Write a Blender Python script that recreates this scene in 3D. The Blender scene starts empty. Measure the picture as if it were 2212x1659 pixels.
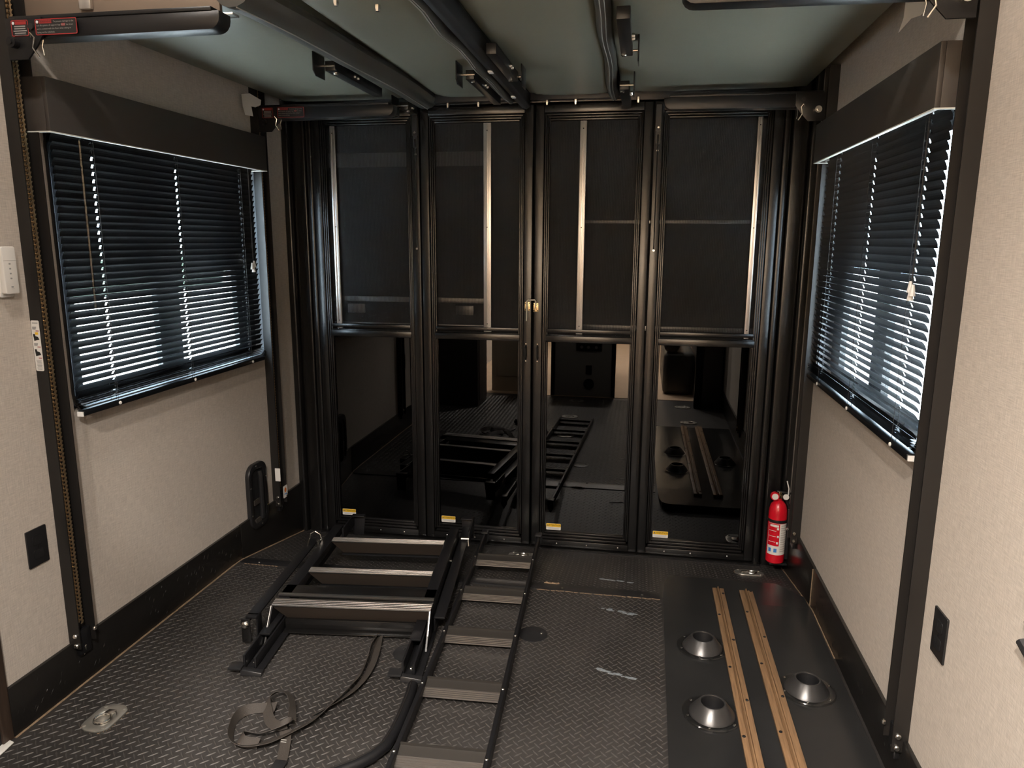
import bpy, bmesh, math, random
from mathutils import Vector, Matrix
random.seed(7)
SC = bpy.context.scene
COL = SC.collection
PI = math.pi

# ------------------------------------------------------------------ camera
cam_d = bpy.data.cameras.new('camera'); cam = bpy.data.objects.new('camera', cam_d); COL.objects.link(cam)
F_PX, YAW, PITCH, ROLL = 1579.1, 0.1744, 0.1944, 0.0055
CAM = Vector((0.5026, 0.0, 1.3924))
fw = Vector((-math.sin(YAW)*math.cos(PITCH), math.cos(YAW)*math.cos(PITCH), -math.sin(PITCH)))
r0 = Vector((math.cos(YAW), math.sin(YAW), 0)); u0 = r0.cross(fw)
cr, sr = math.cos(ROLL), math.sin(ROLL)
rr = cr*r0 + sr*u0; uu = -sr*r0 + cr*u0
cam.matrix_world = Matrix(((rr.x, uu.x, -fw.x, CAM.x), (rr.y, uu.y, -fw.y, CAM.y), (rr.z, uu.z, -fw.z, CAM.z), (0, 0, 0, 1)))
cam_d.sensor_width = 36.0; cam_d.lens = F_PX*36.0/2212; cam_d.clip_start = 0.02
SC.camera = cam

# ------------------------------------------------------------------ light and exposure
vs = SC.view_settings
SC.display_settings.display_device = 'sRGB'
vs.view_transform = 'Standard'; vs.look = 'None'; vs.gamma = 1.0; vs.use_curve_mapping = False
vs.exposure = 0.1
SC.cycles.use_denoising = True
SC.cycles.max_bounces = 10; SC.cycles.transparent_max_bounces = 16
SC.cycles.sample_clamp_indirect = 6.0
SC.cycles.caustics_reflective = False; SC.cycles.caustics_refractive = False
w = bpy.data.worlds.new('sky'); SC.world = w; w.use_nodes = True
bg = w.node_tree.nodes['Background']; bg.inputs[0].default_value = (0.80, 0.90, 1.0, 1); bg.inputs[1].default_value = 26.0
sun_d = bpy.data.lights.new('sun', 'SUN'); sun = bpy.data.objects.new('sun', sun_d); COL.objects.link(sun)
sun_d.energy = 60; sun_d.angle = 0.01; sun_d.color = (1, .96, .9)
sun.rotation_euler = (math.radians(-38), math.radians(6), 0)
LAMP_W, LAMP_COL = {1.22: 8.0, -.35: 96.0, -1.4: 62.0, -2.6: 50.0}, (1.0, 0.91, 0.825)
LAMPS = [(x, y) for y in (1.22, -.35, -1.4, -2.6) for x in ((-0.75, 0.75) if y > 1 else (-0.38, 0.38))]
CEIL_Z = 2.48

# ------------------------------------------------------------------ materials
def nt(name):
    m = bpy.data.materials.new(name); m.use_nodes = True
    n = m.node_tree.nodes; b = n['Principled BSDF']
    return m, m.node_tree, n, b
def mat(name, col, rough=.5, metal=0., spec=.5, bump=0., scale=200., var=0., vscale=6., ior=None, coat=0., stretch=None):
    m, t, n, b = nt(name)
    b.inputs['Base Color'].default_value = (*col, 1); b.inputs['Roughness'].default_value = rough
    b.inputs['Metallic'].default_value = metal; b.inputs['Specular IOR Level'].default_value = spec
    if ior: b.inputs['IOR'].default_value = ior
    if coat: b.inputs['Coat Weight'].default_value = coat; b.inputs['Coat Roughness'].default_value = .08
    tc = n.new('ShaderNodeTexCoord'); src = tc.outputs['Object']
    if stretch:
        mp = n.new('ShaderNodeMapping'); mp.inputs['Scale'].default_value = stretch
        t.links.new(src, mp.inputs[0]); src = mp.outputs[0]
    if bump:
        ns = n.new('ShaderNodeTexNoise'); ns.inputs['Scale'].default_value = scale; ns.inputs['Detail'].default_value = 3
        t.links.new(src, ns.inputs['Vector'])
        bp = n.new('ShaderNodeBump'); bp.inputs['Strength'].default_value = bump; bp.inputs['Distance'].default_value = .002
        t.links.new(ns.outputs[0], bp.inputs['Height']); t.links.new(bp.outputs[0], b.inputs['Normal'])
    if var:
        n2 = n.new('ShaderNodeTexNoise'); n2.inputs['Scale'].default_value = vscale; n2.inputs['Detail'].default_value = 5
        t.links.new(src, n2.inputs['Vector'])
        rp = n.new('ShaderNodeMapRange'); rp.inputs[1].default_value = .3; rp.inputs[2].default_value = .7
        rp.inputs[3].default_value = 1-var; rp.inputs[4].default_value = 1+var
        t.links.new(n2.outputs[0], rp.inputs[0])
        mx = n.new('ShaderNodeVectorMath'); mx.operation = 'SCALE'; mx.inputs[0].default_value = col
        t.links.new(rp.outputs[0], mx.inputs['Scale']); t.links.new(mx.outputs[0], b.inputs['Base Color'])
    return m
def emit(name, col, s):
    m, t, n, b = nt(name); b.inputs['Base Color'].default_value = (0, 0, 0, 1)
    b.inputs['Emission Color'].default_value = (*col, 1); b.inputs['Emission Strength'].default_value = s
    return m
def glassy(name, tint, ior=1.5, rough=.0, gloss=(1, 1, 1)):
    m = bpy.data.materials.new(name); m.use_nodes = True; t = m.node_tree; n = t.nodes; n.clear()
    o = n.new('ShaderNodeOutputMaterial'); tr = n.new('ShaderNodeBsdfTransparent'); tr.inputs[0].default_value = (*tint, 1)
    gl = n.new('ShaderNodeBsdfGlossy'); gl.inputs['Roughness'].default_value = rough; gl.inputs[0].default_value = (*gloss, 1)
    fr = n.new('ShaderNodeFresnel'); fr.inputs[0].default_value = ior; mx = n.new('ShaderNodeMixShader')
    ge = n.new('ShaderNodeNewGeometry'); mm = n.new('ShaderNodeMath'); mm.operation = 'SUBTRACT'; mm.use_clamp = True   # the back face of a pane only lets light out
    t.links.new(fr.outputs[0], mm.inputs[0]); t.links.new(ge.outputs['Backfacing'], mm.inputs[1])
    t.links.new(mm.outputs[0], mx.inputs[0]); t.links.new(tr.outputs[0], mx.inputs[1]); t.links.new(gl.outputs[0], mx.inputs[2])
    t.links.new(mx.outputs[0], o.inputs[0]); return m
def meshcloth(name, col, through):
    m = bpy.data.materials.new(name); m.use_nodes = True; t = m.node_tree; n = t.nodes; n.clear()
    o = n.new('ShaderNodeOutputMaterial'); tr = n.new('ShaderNodeBsdfTransparent'); d = n.new('ShaderNodeBsdfPrincipled')
    d.inputs['Base Color'].default_value = (*col, 1); d.inputs['Roughness'].default_value = .7
    tc = n.new('ShaderNodeTexCoord'); wv = n.new('ShaderNodeTexWave'); wv.inputs['Scale'].default_value = 45; wv.bands_direction = 'X'
    wv.inputs['Distortion'].default_value = 1.5; t.links.new(tc.outputs['Object'], wv.inputs[0])
    rp = n.new('ShaderNodeMapRange'); rp.inputs[3].default_value = 1-through-.06; rp.inputs[4].default_value = 1-through+.06
    t.links.new(wv.outputs[1], rp.inputs[0])
    mx = n.new('ShaderNodeMixShader'); t.links.new(rp.outputs[0], mx.inputs[0])
    t.links.new(tr.outputs[0], mx.inputs[1]); t.links.new(d.outputs[0], mx.inputs[2]); t.links.new(mx.outputs[0], o.inputs[0]); return m
def linen(name, col):
    m, t, n, b = nt(name); b.inputs['Roughness'].default_value = .75; b.inputs['Specular IOR Level'].default_value = .25
    tc = n.new('ShaderNodeTexCoord'); fac = []
    for sc in ((30, 30, 420), (30, 420, 26)):
        mp = n.new('ShaderNodeMapping'); mp.inputs['Scale'].default_value = sc; t.links.new(tc.outputs['Object'], mp.inputs[0])
        ns = n.new('ShaderNodeTexNoise'); ns.inputs['Scale'].default_value = 1.0; ns.inputs['Detail'].default_value = 4
        t.links.new(mp.outputs[0], ns.inputs['Vector']); fac.append(ns.outputs[0])
    ad = n.new('ShaderNodeMath'); ad.operation = 'ADD'; t.links.new(fac[0], ad.inputs[0]); t.links.new(fac[1], ad.inputs[1])
    rp = n.new('ShaderNodeMapRange'); rp.inputs[1].default_value = .65; rp.inputs[2].default_value = 1.35
    rp.inputs[3].default_value = .80; rp.inputs[4].default_value = 1.18
    t.links.new(ad.outputs[0], rp.inputs[0])
    mx = n.new('ShaderNodeVectorMath'); mx.operation = 'SCALE'; mx.inputs[0].default_value = col
    t.links.new(rp.outputs[0], mx.inputs['Scale']); t.links.new(mx.outputs[0], b.inputs['Base Color'])
    bp = n.new('ShaderNodeBump'); bp.inputs['Strength'].default_value = .25; bp.inputs['Distance'].default_value = .001
    t.links.new(ad.outputs[0], bp.inputs['Height']); t.links.new(bp.outputs[0], b.inputs['Normal'])
    return m
M = dict(
    linen=linen('beige_linen_wall', (.56, .508, .450)),
    cream=mat('cream_ceiling', (.62, .58, .50), .6),
    rubber=mat('black_rubber_floor', (.030, .0275, .026), .45, bump=.12, scale=260, var=.35, vscale=3.2),
    lug=mat('lit_rubber_tread', (.054, .050, .047), .34),  # lighter than the floor sheet: grazing light on the lugs put into colour
    base=mat('black_rubber_baseboard', (.012, .011, .010), .28, bump=.15, scale=90),
    plate=mat('glossy_black_plate', (.020, .020, .020), .22, bump=.05, scale=14, var=.2, vscale=4),
    steel=mat('black_powder_coat', (.009, .009, .010), .36, spec=.35, bump=.05, scale=500),
    rail=mat('bronze_black_rail', (.015, .0136, .0126), .42, spec=.4),
    frame=mat('dark_bronze_frame', (.008, .0076, .0075), .25, metal=0., spec=.6),
    black=mat('matte_black', (.007, .007, .008), .6),
    plastic=mat('black_plastic', (.014, .014, .015), .35),
    cone=mat('satin_black_plastic', (.030, .029, .029), .30, spec=.7),
    alu=mat('brushed_aluminium', (.74, .72, .70), .34, metal=1., bump=.05, scale=60, stretch=(20, 20, 1)),
    tread=mat('tread_aluminium', (.66, .64, .62), .36, metal=1.),
    rung=mat('dark_rung', (.34, .31, .285), .36, metal=.9),
    steelrung=mat('smooth_dark_rung', (.028, .025, .022), .45),
    zinc=mat('zinc', (.75, .73, .68), .25, metal=1.),
    galv=mat('galvanised_zinc', (.44, .43, .39), .33, metal=.75, var=.12, vscale=30),
    brass=mat('chain_steel', (.85, .66, .43), .38, metal=1.),
    vinyl=mat('grey_green_vinyl', (.172, .176, .140), .42, bump=.06, scale=30, var=.06, vscale=2.5),
    dvinyl=mat('charcoal_vinyl', (.055, .055, .051), .38, bump=.04, scale=40),
    bvinyl=mat('brown_vinyl', (.20, .155, .12), .45),
    thread=mat('pale_thread', (.30, .30, .28), .6),
    valance=mat('dark_brown_valance', (.050, .044, .040), .5),
    slat=mat('glossy_black_slat', (.005, .0055, .0065), .38, spec=.3),
    white=mat('white_plastic', (.80, .78, .74), .45),
    paper=mat('white_paper', (.74, .78, .80), .7),
    ink=mat('black_ink', (.01, .01, .01), .6),
    grey=mat('grey_print', (.35, .35, .35), .6),
    red=mat('red_paint', (.62, .008, .022), .28, coat=.4),
    lred=mat('label_red', (.30, .022, .022), .5),
    yellow=mat('label_yellow', (.85, .52, .03), .5),
    blue=mat('label_blue', (.05, .22, .62), .5),
    orange=mat('label_orange', (.75, .22, .05), .5),
    wood=mat('tan_oak_strip', (.215, .128, .066), .48, var=.28, vscale=3, stretch=(60, 4, 20)),
    dwood=mat('dark_walnut_trim', (.055, .036, .026), .45, var=.35, vscale=3, stretch=(40, 40, 2)),
    vfloor=mat('oak_vinyl_floor', (.52, .38, .26), .35, var=.15, vscale=2, stretch=(3, 14, 1)),
    cab=mat('grey_cabinet', (.38, .37, .36), .45),
    dcab=mat('dark_cabinet', (.10, .088, .08), .4),
    door=mat('cream_door', (.62, .54, .42), .45),
    web=mat('black_webbing', (.036, .030, .025), .65, bump=.5, scale=700, stretch=(1, 1, 1)),
    dust=mat('sawdust_caulk', (.23, .16, .10), .8, var=.3, vscale=60),
    ground=mat('pale_concrete', (.55, .54, .52), .9, var=.1, vscale=.3),
    backdrop=mat('dark_backdrop', (.02, .03, .018), .9),
    gold=mat('gold_latch', (.78, .62, .36), .25, metal=1.),
    wedge=mat('lit_valance_edge', (.80, .82, .76), .5),
    cord=mat('dark_cord', (.02, .02, .02), .6),
    glassblk=glassy('tinted_door_glass', (.035, .037, .04), 1.62),
    pane=glassy('window_glass', (.86, .92, .95), 1.45),
    clear=glassy('clear_plastic', (.92, .92, .92), 1.7, .12),
    wand=glassy('clear_acrylic', (.75, .78, .78), 1.6, .03),
    mesh=meshcloth('black_screen_mesh', (.0155, .0168, .0195), .50),
    liner=mat('sky_lit_liner', (.34, .37, .40), .25),  # reflected sky put into the colour of a black liner
    print=mat('pale_print_on_black', (.30, .29, .28), .6),
    streak=mat('pale_streak', (.20, .225, .245), .5, var=.3, vscale=120),
    satin=mat('satin_pale_steel', (.75, .70, .62), .5, metal=.6),
    globe=emit('added_warm_globe', (1.0, .80, .58), 60.0),
    lamp=emit('warm_diffuser', LAMP_COL, 8.0),
)

# ------------------------------------------------------------------ mesh helpers
class B:
    def __init__(s, xf=None): s.v = []; s.f = []; s.xf = xf
    def add(s, vs, fs):
        o = len(s.v); s.v += [tuple(s.xf @ Vector(p)) if s.xf else tuple(p) for p in vs]; s.f += [tuple(i+o for i in f) for f in fs]; return s
    def box(s, lo, hi):
        x0, y0, z0 = [min(a, b) for a, b in zip(lo, hi)]; x1, y1, z1 = [max(a, b) for a, b in zip(lo, hi)]
        return s.add([(x0, y0, z0), (x1, y0, z0), (x1, y1, z0), (x0, y1, z0), (x0, y0, z1), (x1, y0, z1), (x1, y1, z1), (x0, y1, z1)],
                     [(0, 3, 2, 1), (4, 5, 6, 7), (0, 1, 5, 4), (1, 2, 6, 5), (2, 3, 7, 6), (3, 0, 4, 7)])
    def cbox(s, c, d): return s.box([a-b/2 for a, b in zip(c, d)], [a+b/2 for a, b in zip(c, d)])
    def hexa(s, bot, top):   # two quads
        return s.add(list(bot)+list(top), [(0, 3, 2, 1), (4, 5, 6, 7), (0, 1, 5, 4), (1, 2, 6, 5), (2, 3, 7, 6), (3, 0, 4, 7)])
    def prism(s, pts, ax, a, b):   # pts 2d in the other two axes, in cyclic order y,z / z,x / x,y
        def P(p, h): return {'x': (h, p[0], p[1]), 'y': (p[0], h, p[1]), 'z': (p[0], p[1], h)}[ax]
        n = len(pts); vs = [P(p, a) for p in pts]+[P(p, b) for p in pts]
        return s.add(vs, [tuple(range(n))[::-1], tuple(range(n, 2*n))]+[(i, (i+1) % n, n+(i+1) % n, n+i) for i in range(n)])
    def ring(s, outer, inner, ax, a, b):
        def P(p, h): return {'x': (h, p[0], p[1]), 'y': (p[0], h, p[1]), 'z': (p[0], p[1], h)}[ax]
        n = len(outer); vs = [P(p, h) for h in (a, b) for q in (outer, inner) for p in q]; fs = []
        for i in range(n):
            j = (i+1) % n
            fs += [(i, j, n+j, n+i), (2*n+i, 3*n+i, 3*n+j, 2*n+j), (i, 2*n+i, 2*n+j, j), (n+i, n+j, 3*n+j, 3*n+i)]
        return s.add(vs, fs)
    def tube(s, pts, r, n=8, closed=False, r2=None, up=None, rect=None):
        pts = [Vector(p) for p in pts]; k = len(pts); vs = []; U = Vector(up) if up else None
        for i, p in enumerate(pts):
            a = pts[(i-1) % k] if (closed or i) else p; b = pts[(i+1) % k] if (closed or i < k-1) else p
            t = (b-a).normalized()
            if up: side = t.cross(Vector(up)); side = side.normalized() if side.length > 1e-6 else Vector((1, 0, 0)); nn = side.cross(t)
            else:
                if U is None: U = Vector((0, 0, 1)) if abs(t.z) < .9 else Vector((1, 0, 0))
                side = t.cross(U).normalized(); nn = side.cross(t); U = nn
            if rect:
                q = [(-rect[0]/2, -rect[1]/2), (rect[0]/2, -rect[1]/2), (rect[0]/2, rect[1]/2), (-rect[0]/2, rect[1]/2)]
            else: q = [(r*math.cos(2*PI*j/n), (r2 or r)*math.sin(2*PI*j/n)) for j in range(n)]
            vs += [tuple(p+side*x+nn*y) for x, y in q]
        m = len(q); fs = []
        for i in range(k if closed else k-1):
            o, o2 = i*m, ((i+1) % k)*m
            fs += [(o+j, o+(j+1) % m, o2+(j+1) % m, o2+j) for j in range(m)]
        if not closed: fs += [tuple(range(m))[::-1], tuple(range((k-1)*m, k*m))]
        return s.add(vs, fs)
    def lathe(s, prof, c, n=32, ax='z', ang=(0, 2*PI)):
        full = abs(ang[1]-ang[0]-2*PI) < 1e-6; vs = []; m = len(prof); kk = n if full else n+1
        for i in range(kk):
            a = ang[0]+(ang[1]-ang[0])*i/n; ca, sa = math.cos(a), math.sin(a)
            for r, h in prof:
                d = {'z': (r*ca, r*sa, h), 'x': (h, r*ca, r*sa), 'y': (r*sa, h, r*ca)}[ax]
                vs.append((c[0]+d[0], c[1]+d[1], c[2]+d[2]))
        fs = []
        for i in range(n):
            o, o2 = i*m, ((i+1) % kk)*m
            for j in range(m-1):
                fs.append((o+j, o2+j, o2+j+1, o+j+1))
        return s.add(vs, fs)
    def disc(s, c, r, h, ax='y', n=10):   # short cylinder, from c along ax by h
        return s.lathe([(1e-5, 0), (r, 0), (r, h), (1e-5, h)], c, n, ax)
    def bolt(s, c, r, h, ax, n=8):
        return s.lathe([(r, 0), (r, h*.6), (r*.7, h), (1e-5, h)], c, n, ax)

WL = {}
def recenter(b):
    xs = [[p[k] for p in b.v] for k in range(3)]
    return Vector([(min(x)+max(x))/2 for x in xs])
def mk(name, b, material, parent=None, bevel=0., seg=2, smooth=True, ang=35, origin=None):
    c = origin or recenter(b)
    me = bpy.data.meshes.new(name); me.from_pydata([tuple(Vector(p)-c) for p in b.v], [], b.f); me.update()
    bm = bmesh.new(); bm.from_mesh(me)
    bmesh.ops.recalc_face_normals(bm, faces=bm.faces)
    if bevel:
        ed = [e for e in bm.edges if len(e.link_faces) == 2 and e.calc_face_angle(0) > .5]
        bmesh.ops.bevel(bm, geom=ed, offset=bevel, segments=seg, profile=.5, affect='EDGES', clamp_overlap=True)
    bm.to_mesh(me); bm.free()
    if smooth:
        me.polygons.foreach_set('use_smooth', [True]*len(me.polygons)); me.set_sharp_from_angle(angle=math.radians(ang))
    me.materials.append(material)
    o = bpy.data.objects.new(name, me); COL.objects.link(o); WL[o.name] = c
    if parent: o.parent = parent; o.location = c-WL[parent.name]
    else: o.location = c
    return o
def put(name, src, at, parent):      # another object on the same mesh data
    o = bpy.data.objects.new(name, src.data); COL.objects.link(o); WL[o.name] = Vector(at)
    o.parent = parent; o.location = Vector(at)-(WL[parent.name] if parent else Vector()); return o
def tag(o, label, cat, group=None):
    o['label'] = label; o['category'] = cat
    if group: o['group'] = group
    return o
def thing(name, label, cat, at, group=None):
    o = bpy.data.objects.new(name, None); COL.objects.link(o); o.location = at; o.empty_display_size = .05; WL[o.name] = Vector(at)
    return tag(o, label, cat, group)
def struct(name, b, material, parent=None, **k):
    o = mk(name, b, material, parent, **k)
    if not parent: o['kind'] = 'structure'
    return o
def rrect(u0, v0, u1, v1, r, n=5):
    out = []
    for cu, cv, a0 in ((u1-r, v1-r, 0), (u0+r, v1-r, PI/2), (u0+r, v0+r, PI), (u1-r, v0+r, 1.5*PI)):
        out += [(cu+r*math.cos(a0+PI/2*i/n), cv+r*math.sin(a0+PI/2*i/n)) for i in range(n+1)]
    return out
def text(name, s, material, parent, at, ux, uy, size, nrm_off=0.0006, align='LEFT', bold=0.0):
    cu = bpy.data.curves.new('txt', 'FONT'); cu.body = s; cu.size = size; cu.align_x = align; cu.offset = bold; cu.resolution_u = 2
    ob = bpy.data.objects.new('txt', cu); COL.objects.link(ob)
    dg = bpy.context.evaluated_depsgraph_get(); me0 = bpy.data.meshes.new_from_object(ob.evaluated_get(dg))
    bpy.data.objects.remove(ob); bpy.data.curves.remove(cu)
    ux, uy = Vector(ux), Vector(uy); n = ux.cross(uy); b = B()
    b.add([tuple(Vector(at)+ux*v.co.x+uy*v.co.y+n*nrm_off) for v in me0.vertices], [tuple(p.vertices) for p in me0.polygons])
    bpy.data.meshes.remove(me0)
    if not b.f: return None
    c = recenter(b); me = bpy.data.meshes.new(name); me.from_pydata([tuple(Vector(p)-c) for p in b.v], [], b.f); me.materials.append(material)
    o = bpy.data.objects.new(name, me); COL.objects.link(o); WL[o.name] = c; o.parent = parent; o.location = c-WL[parent.name]; return o

# ------------------------------------------------------------------ the room
HW = 1.21                      # half width
YR, YF = 3.40, -4.6            # door plane, far wall behind the camera
KINK, SL = 2.755, 0.178        # where the floor tips down, and its slope
def fz(y): return 0. if y < KINK else -(y-KINK)*SL
def wall_with_hole(sgn, holes, y0, y1, z0, z1):
    b = B(); a, c = sgn*HW, sgn*(HW+.07)
    (h0, h1, k0, k1) = holes
    for lo, hi in (((y0, z0), (h0, z1)), ((h1, z0), (y1, z1)), ((h0, z0), (h1, k0)), ((h0, k1), (h1, z1))):
        b.box((a, lo[0], lo[1]), (c, hi[0], hi[1]))
    return b
WINL = (1.930, 3.118, .865, 1.70); WINR = (1.93, 3.07, .865, 1.72)
struct('wall_left', wall_with_hole(-1, WINL, 1.556, 3.62, -.2, CEIL_Z+.1), M['linen'], smooth=False)
struct('wall_right', wall_with_hole(1, WINR, YF, 3.62, -.2, CEIL_Z+.1), M['linen'], smooth=False)
struct('wall_left', B().box((-HW, YF, -.05), (-HW-.07, 1.555, CEIL_Z+.1)), M['linen'], smooth=False)
struct('trim_7', B().box((-HW-.02, 1.36, .004), (-HW+.006, 1.530, 2.2)), M['black'], smooth=False)
struct('wall_back', B().box((-HW-.07, YF-.07, -.05), (HW+.07, YF, CEIL_Z+.1)), M['linen'], smooth=False)
struct('wall_rear', B().box((-HW-.07, 3.56, -.3), (HW+.07, 3.62, CEIL_Z+.1)), M['black'], smooth=False)
struct('ceiling', B().box((-HW-.07, YF-.07, CEIL_Z), (HW+.07, 3.62, CEIL_Z+.1)), M['cream'], smooth=False)
fl = B(); prof = [(.33, 0), (KINK, 0), (3.6, fz(3.6)), (3.6, fz(3.6)-.1), (KINK, -.1), (.33, -.1)]
fl.prism(prof, 'x', -HW-.07, HW+.07)
floor = struct('floor', fl, M['rubber'], smooth=False)
struct('floor', B().box((-HW-.07, YF-.07, -.1), (HW+.07, .33, .004)), M['vfloor'], smooth=False)
# raised tread lugs of the rubber floor, two crossed families on a 31 mm lattice
PLATE = (.63, HW-.02)
lug = B()
def add_lug(x, y, a, k=1.):
    L, W, H = .0152*k, .0029*k, .0021*k; ca, sa = math.cos(a), math.sin(a); z = fz(y); dz = -SL if y > KINK else 0
    pts = [(-L, 0, 0), (-L*.25, -W, 0), (L*.45, -W*.8, 0), (L, 0, 0), (L*.45, W*.8, 0), (-L*.25, W, 0), (-L*.45, 0, H*.85), (L*.5, 0, H), ]
    vs = []
    for p, q, h in pts:
        dx, dy = p*ca-q*sa, p*sa+q*ca
        vs.append((x+dx, y+dy, z+dz*dy+h-.0001))
    lug.add(vs, [(0, 1, 6), (1, 2, 7, 6), (2, 3, 7), (3, 4, 7), (4, 5, 6, 7), (5, 0, 6)])
y = .42; row = 0
while y < 3.40:
    far = y > KINK+.05
    if abs(y-2.77) > .05:
        for i in range(-39, 40):
            for ang, ox, oy in ((PI/4, 0, 0), (-PI/4, .0155, .0152)):
                x = i*.0308+ox
                if abs(x) > 1.185 or abs(y+oy-2.77) < .045: continue
                if x > PLATE[0]-.01 and y < 2.97: continue
                add_lug(x, y+oy, ang, .58 if far else 1.)
    y += .0304; row += 1
lg = mk('tread_pattern', lug, M['lug'], floor); lg['kind'] = 'stuff'
# dark strip that covers the floor joint
jb = B(); jb.prism([(2.735, .0), (2.735, .004), (2.757, .0045), (2.80, -.004), (2.80, -.012)], 'x', -1.185, .62)
js = struct('trim_1', jb, M['plastic'])
for x in (-1.1, -.95, -.35, .23, .55):
    mk('screw', B().bolt((x, 2.75, .0044), .006, .003, 'z'), M['zinc'], js)
b = B()
for i in range(26):
    x = .13+i*.019+random.uniform(-.004, .004); b.tube([(x, 2.731+random.uniform(-.003, .003), .001), (x+.016, 2.731+random.uniform(-.003, .003), .001)], .0018, 4)
for i in range(10):
    x = -1.16+i*.016; b.tube([(x, 2.731, .001), (x+.012, 2.730, .001)], .0018, 4)
for i in range(7):
    x = .15+i*.008; b.tube([(x, 2.80+.004*math.sin(i*1.7), -.004), (x+.012, 2.805+.004*math.cos(i*2.1), -.004)], .004, 4)
d = mk('sawdust_crumbs', b, M['dust'], js); d['kind'] = 'stuff'
sb = B()  # broken pale blue-grey streaks made of small flat flakes
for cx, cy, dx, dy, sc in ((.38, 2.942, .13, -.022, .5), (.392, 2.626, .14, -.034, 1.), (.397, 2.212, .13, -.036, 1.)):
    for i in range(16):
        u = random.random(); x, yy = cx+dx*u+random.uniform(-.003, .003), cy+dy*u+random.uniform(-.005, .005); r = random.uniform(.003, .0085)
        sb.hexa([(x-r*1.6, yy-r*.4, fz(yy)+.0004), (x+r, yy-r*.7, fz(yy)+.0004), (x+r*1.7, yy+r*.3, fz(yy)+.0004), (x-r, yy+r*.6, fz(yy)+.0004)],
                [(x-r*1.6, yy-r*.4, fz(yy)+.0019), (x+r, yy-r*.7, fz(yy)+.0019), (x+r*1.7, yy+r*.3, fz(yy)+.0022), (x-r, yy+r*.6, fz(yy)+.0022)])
sm_ = mk('pale_streaks', sb, M['streak'], floor, smooth=False); sm_['kind'] = 'stuff'
# baseboards with the flecked black rubber turned up the wall
for s, nm, segs in ((-1, 'baseboard_left', ((1.566, 2.78), (2.786, 3.38))), (1, 'baseboard_right', ((.3, 2.80), (2.806, 3.40)))):
    for k, (a, c) in enumerate(segs):
        bb = B()
        if k == 0: bb.prism([(a, 0), (c, 0), (c, .153), (a, .153)], 'x', s*HW, s*(HW-.012))
        else: bb.prism([(a, fz(a)), (c, fz(c)), (c, .153), (a, .153)], 'x', s*HW, s*(HW-.012))
        bo = struct(nm, bb, M['base'], bevel=.002)
        cb = B(); a2 = 2.42 if s > 0 and k == 0 else a; pts = [(s*(HW-.014), a2+(c-a2)*i/14, fz(a2+(c-a2)*i/14)+.001) for i in range(15)]
        cb.tube(pts, .0036 if s < 0 else .0028, 5); cc = mk('caulk_bead', cb, M['dust'], bo)
        if k == 1 and s > 0: mk('caulk_bead', B().tube([(s*(HW-.0135), a-.003, fz(a)+.002), (s*(HW-.0135), a-.002, .07), (s*(HW-.0135), a-.003, .148)], .0022, 5), M['dust'], bo)
        if k == 0:
            fb = B()
            for i in range(60):
                yy = random.uniform(a+.02, c-.02); zz = random.uniform(.02, .14); t = random.uniform(.9, 1.3); l = random.uniform(.004, .009)
                fb.tube([(s*(HW-.0117), yy-l*math.cos(t), zz-l*math.sin(t)), (s*(HW-.0122), yy, zz), (s*(HW-.0117), yy+l*math.cos(t), zz+l*math.sin(t))], 0.0005, 4)
            fo = mk('tread_fleck', fb, M['base'], bo); fo['kind'] = 'stuff'
struct('trim_2', B().box((-HW-.01, 1.530, 0), (-HW+.012, 1.566, 2.2)), M['dwood'], bevel=.003)
# outside, seen through the blinds
struct('ground', B().box((-60, -60, -1.05), (60, 60, -.95)), M['ground'], smooth=False)
for s, lb in ((-1, 'dark backdrop row far outside the left window'), (1, 'dark backdrop row far outside the right window')):
    hb = B(); n = 60  # lumpy row standing in for an unidentified dark band outside
    for i in range(n):
        y0 = -28+i*1.05
        hb.lathe([(1e-4, -.95), (.9, -.9), (1.0, -.2), (.8, .5+random.uniform(-.1, .12)), (.3, .85+random.uniform(-.1, .2)), (1e-4, .9)], (s*21.5+random.uniform(-.15, .15), y0, 0), 10)
    tag(mk('backdrop', hb, M['backdrop']), lb, 'backdrop')

# ------------------------------------------------------------------ ceiling lamps behind the camera
for i, (x, y) in enumerate(LAMPS):
    side = 'left' if x < 0 else 'right'; nth = ('nearest the loft', 'above the kitchen step', 'over the kitchen floor', 'by the far wall')[i//2]
    t = thing('ceiling_light', 'round warm puck light on the ceiling, %s side, %s' % (side, nth), 'lamp', (x, y, CEIL_Z), 'ceiling puck lights')
    mk('housing', B().lathe([(.075, 0), (.075, -.008), (.062, -.014), (.058, -.010)], (x, y, CEIL_Z), 28), M['white'], t)
    mk('diffuser', B().lathe([(.058, -.010), (.03, -.0125), (1e-5, -.013)], (x, y, CEIL_Z), 28), M['lamp'], t)
    ld = bpy.data.lights.new('lamp_light', 'AREA'); ld.shape = 'DISK'; ld.size = .11; ld.energy = LAMP_W[y]; ld.color = LAMP_COL; ld.spread = PI if y > 1 else math.radians(142 if y > -1 else 112)
    lo = bpy.data.objects.new('lamp_light', ld); COL.objects.link(lo); lo.parent = t; lo.location = (0, 0, -.02)

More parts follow.
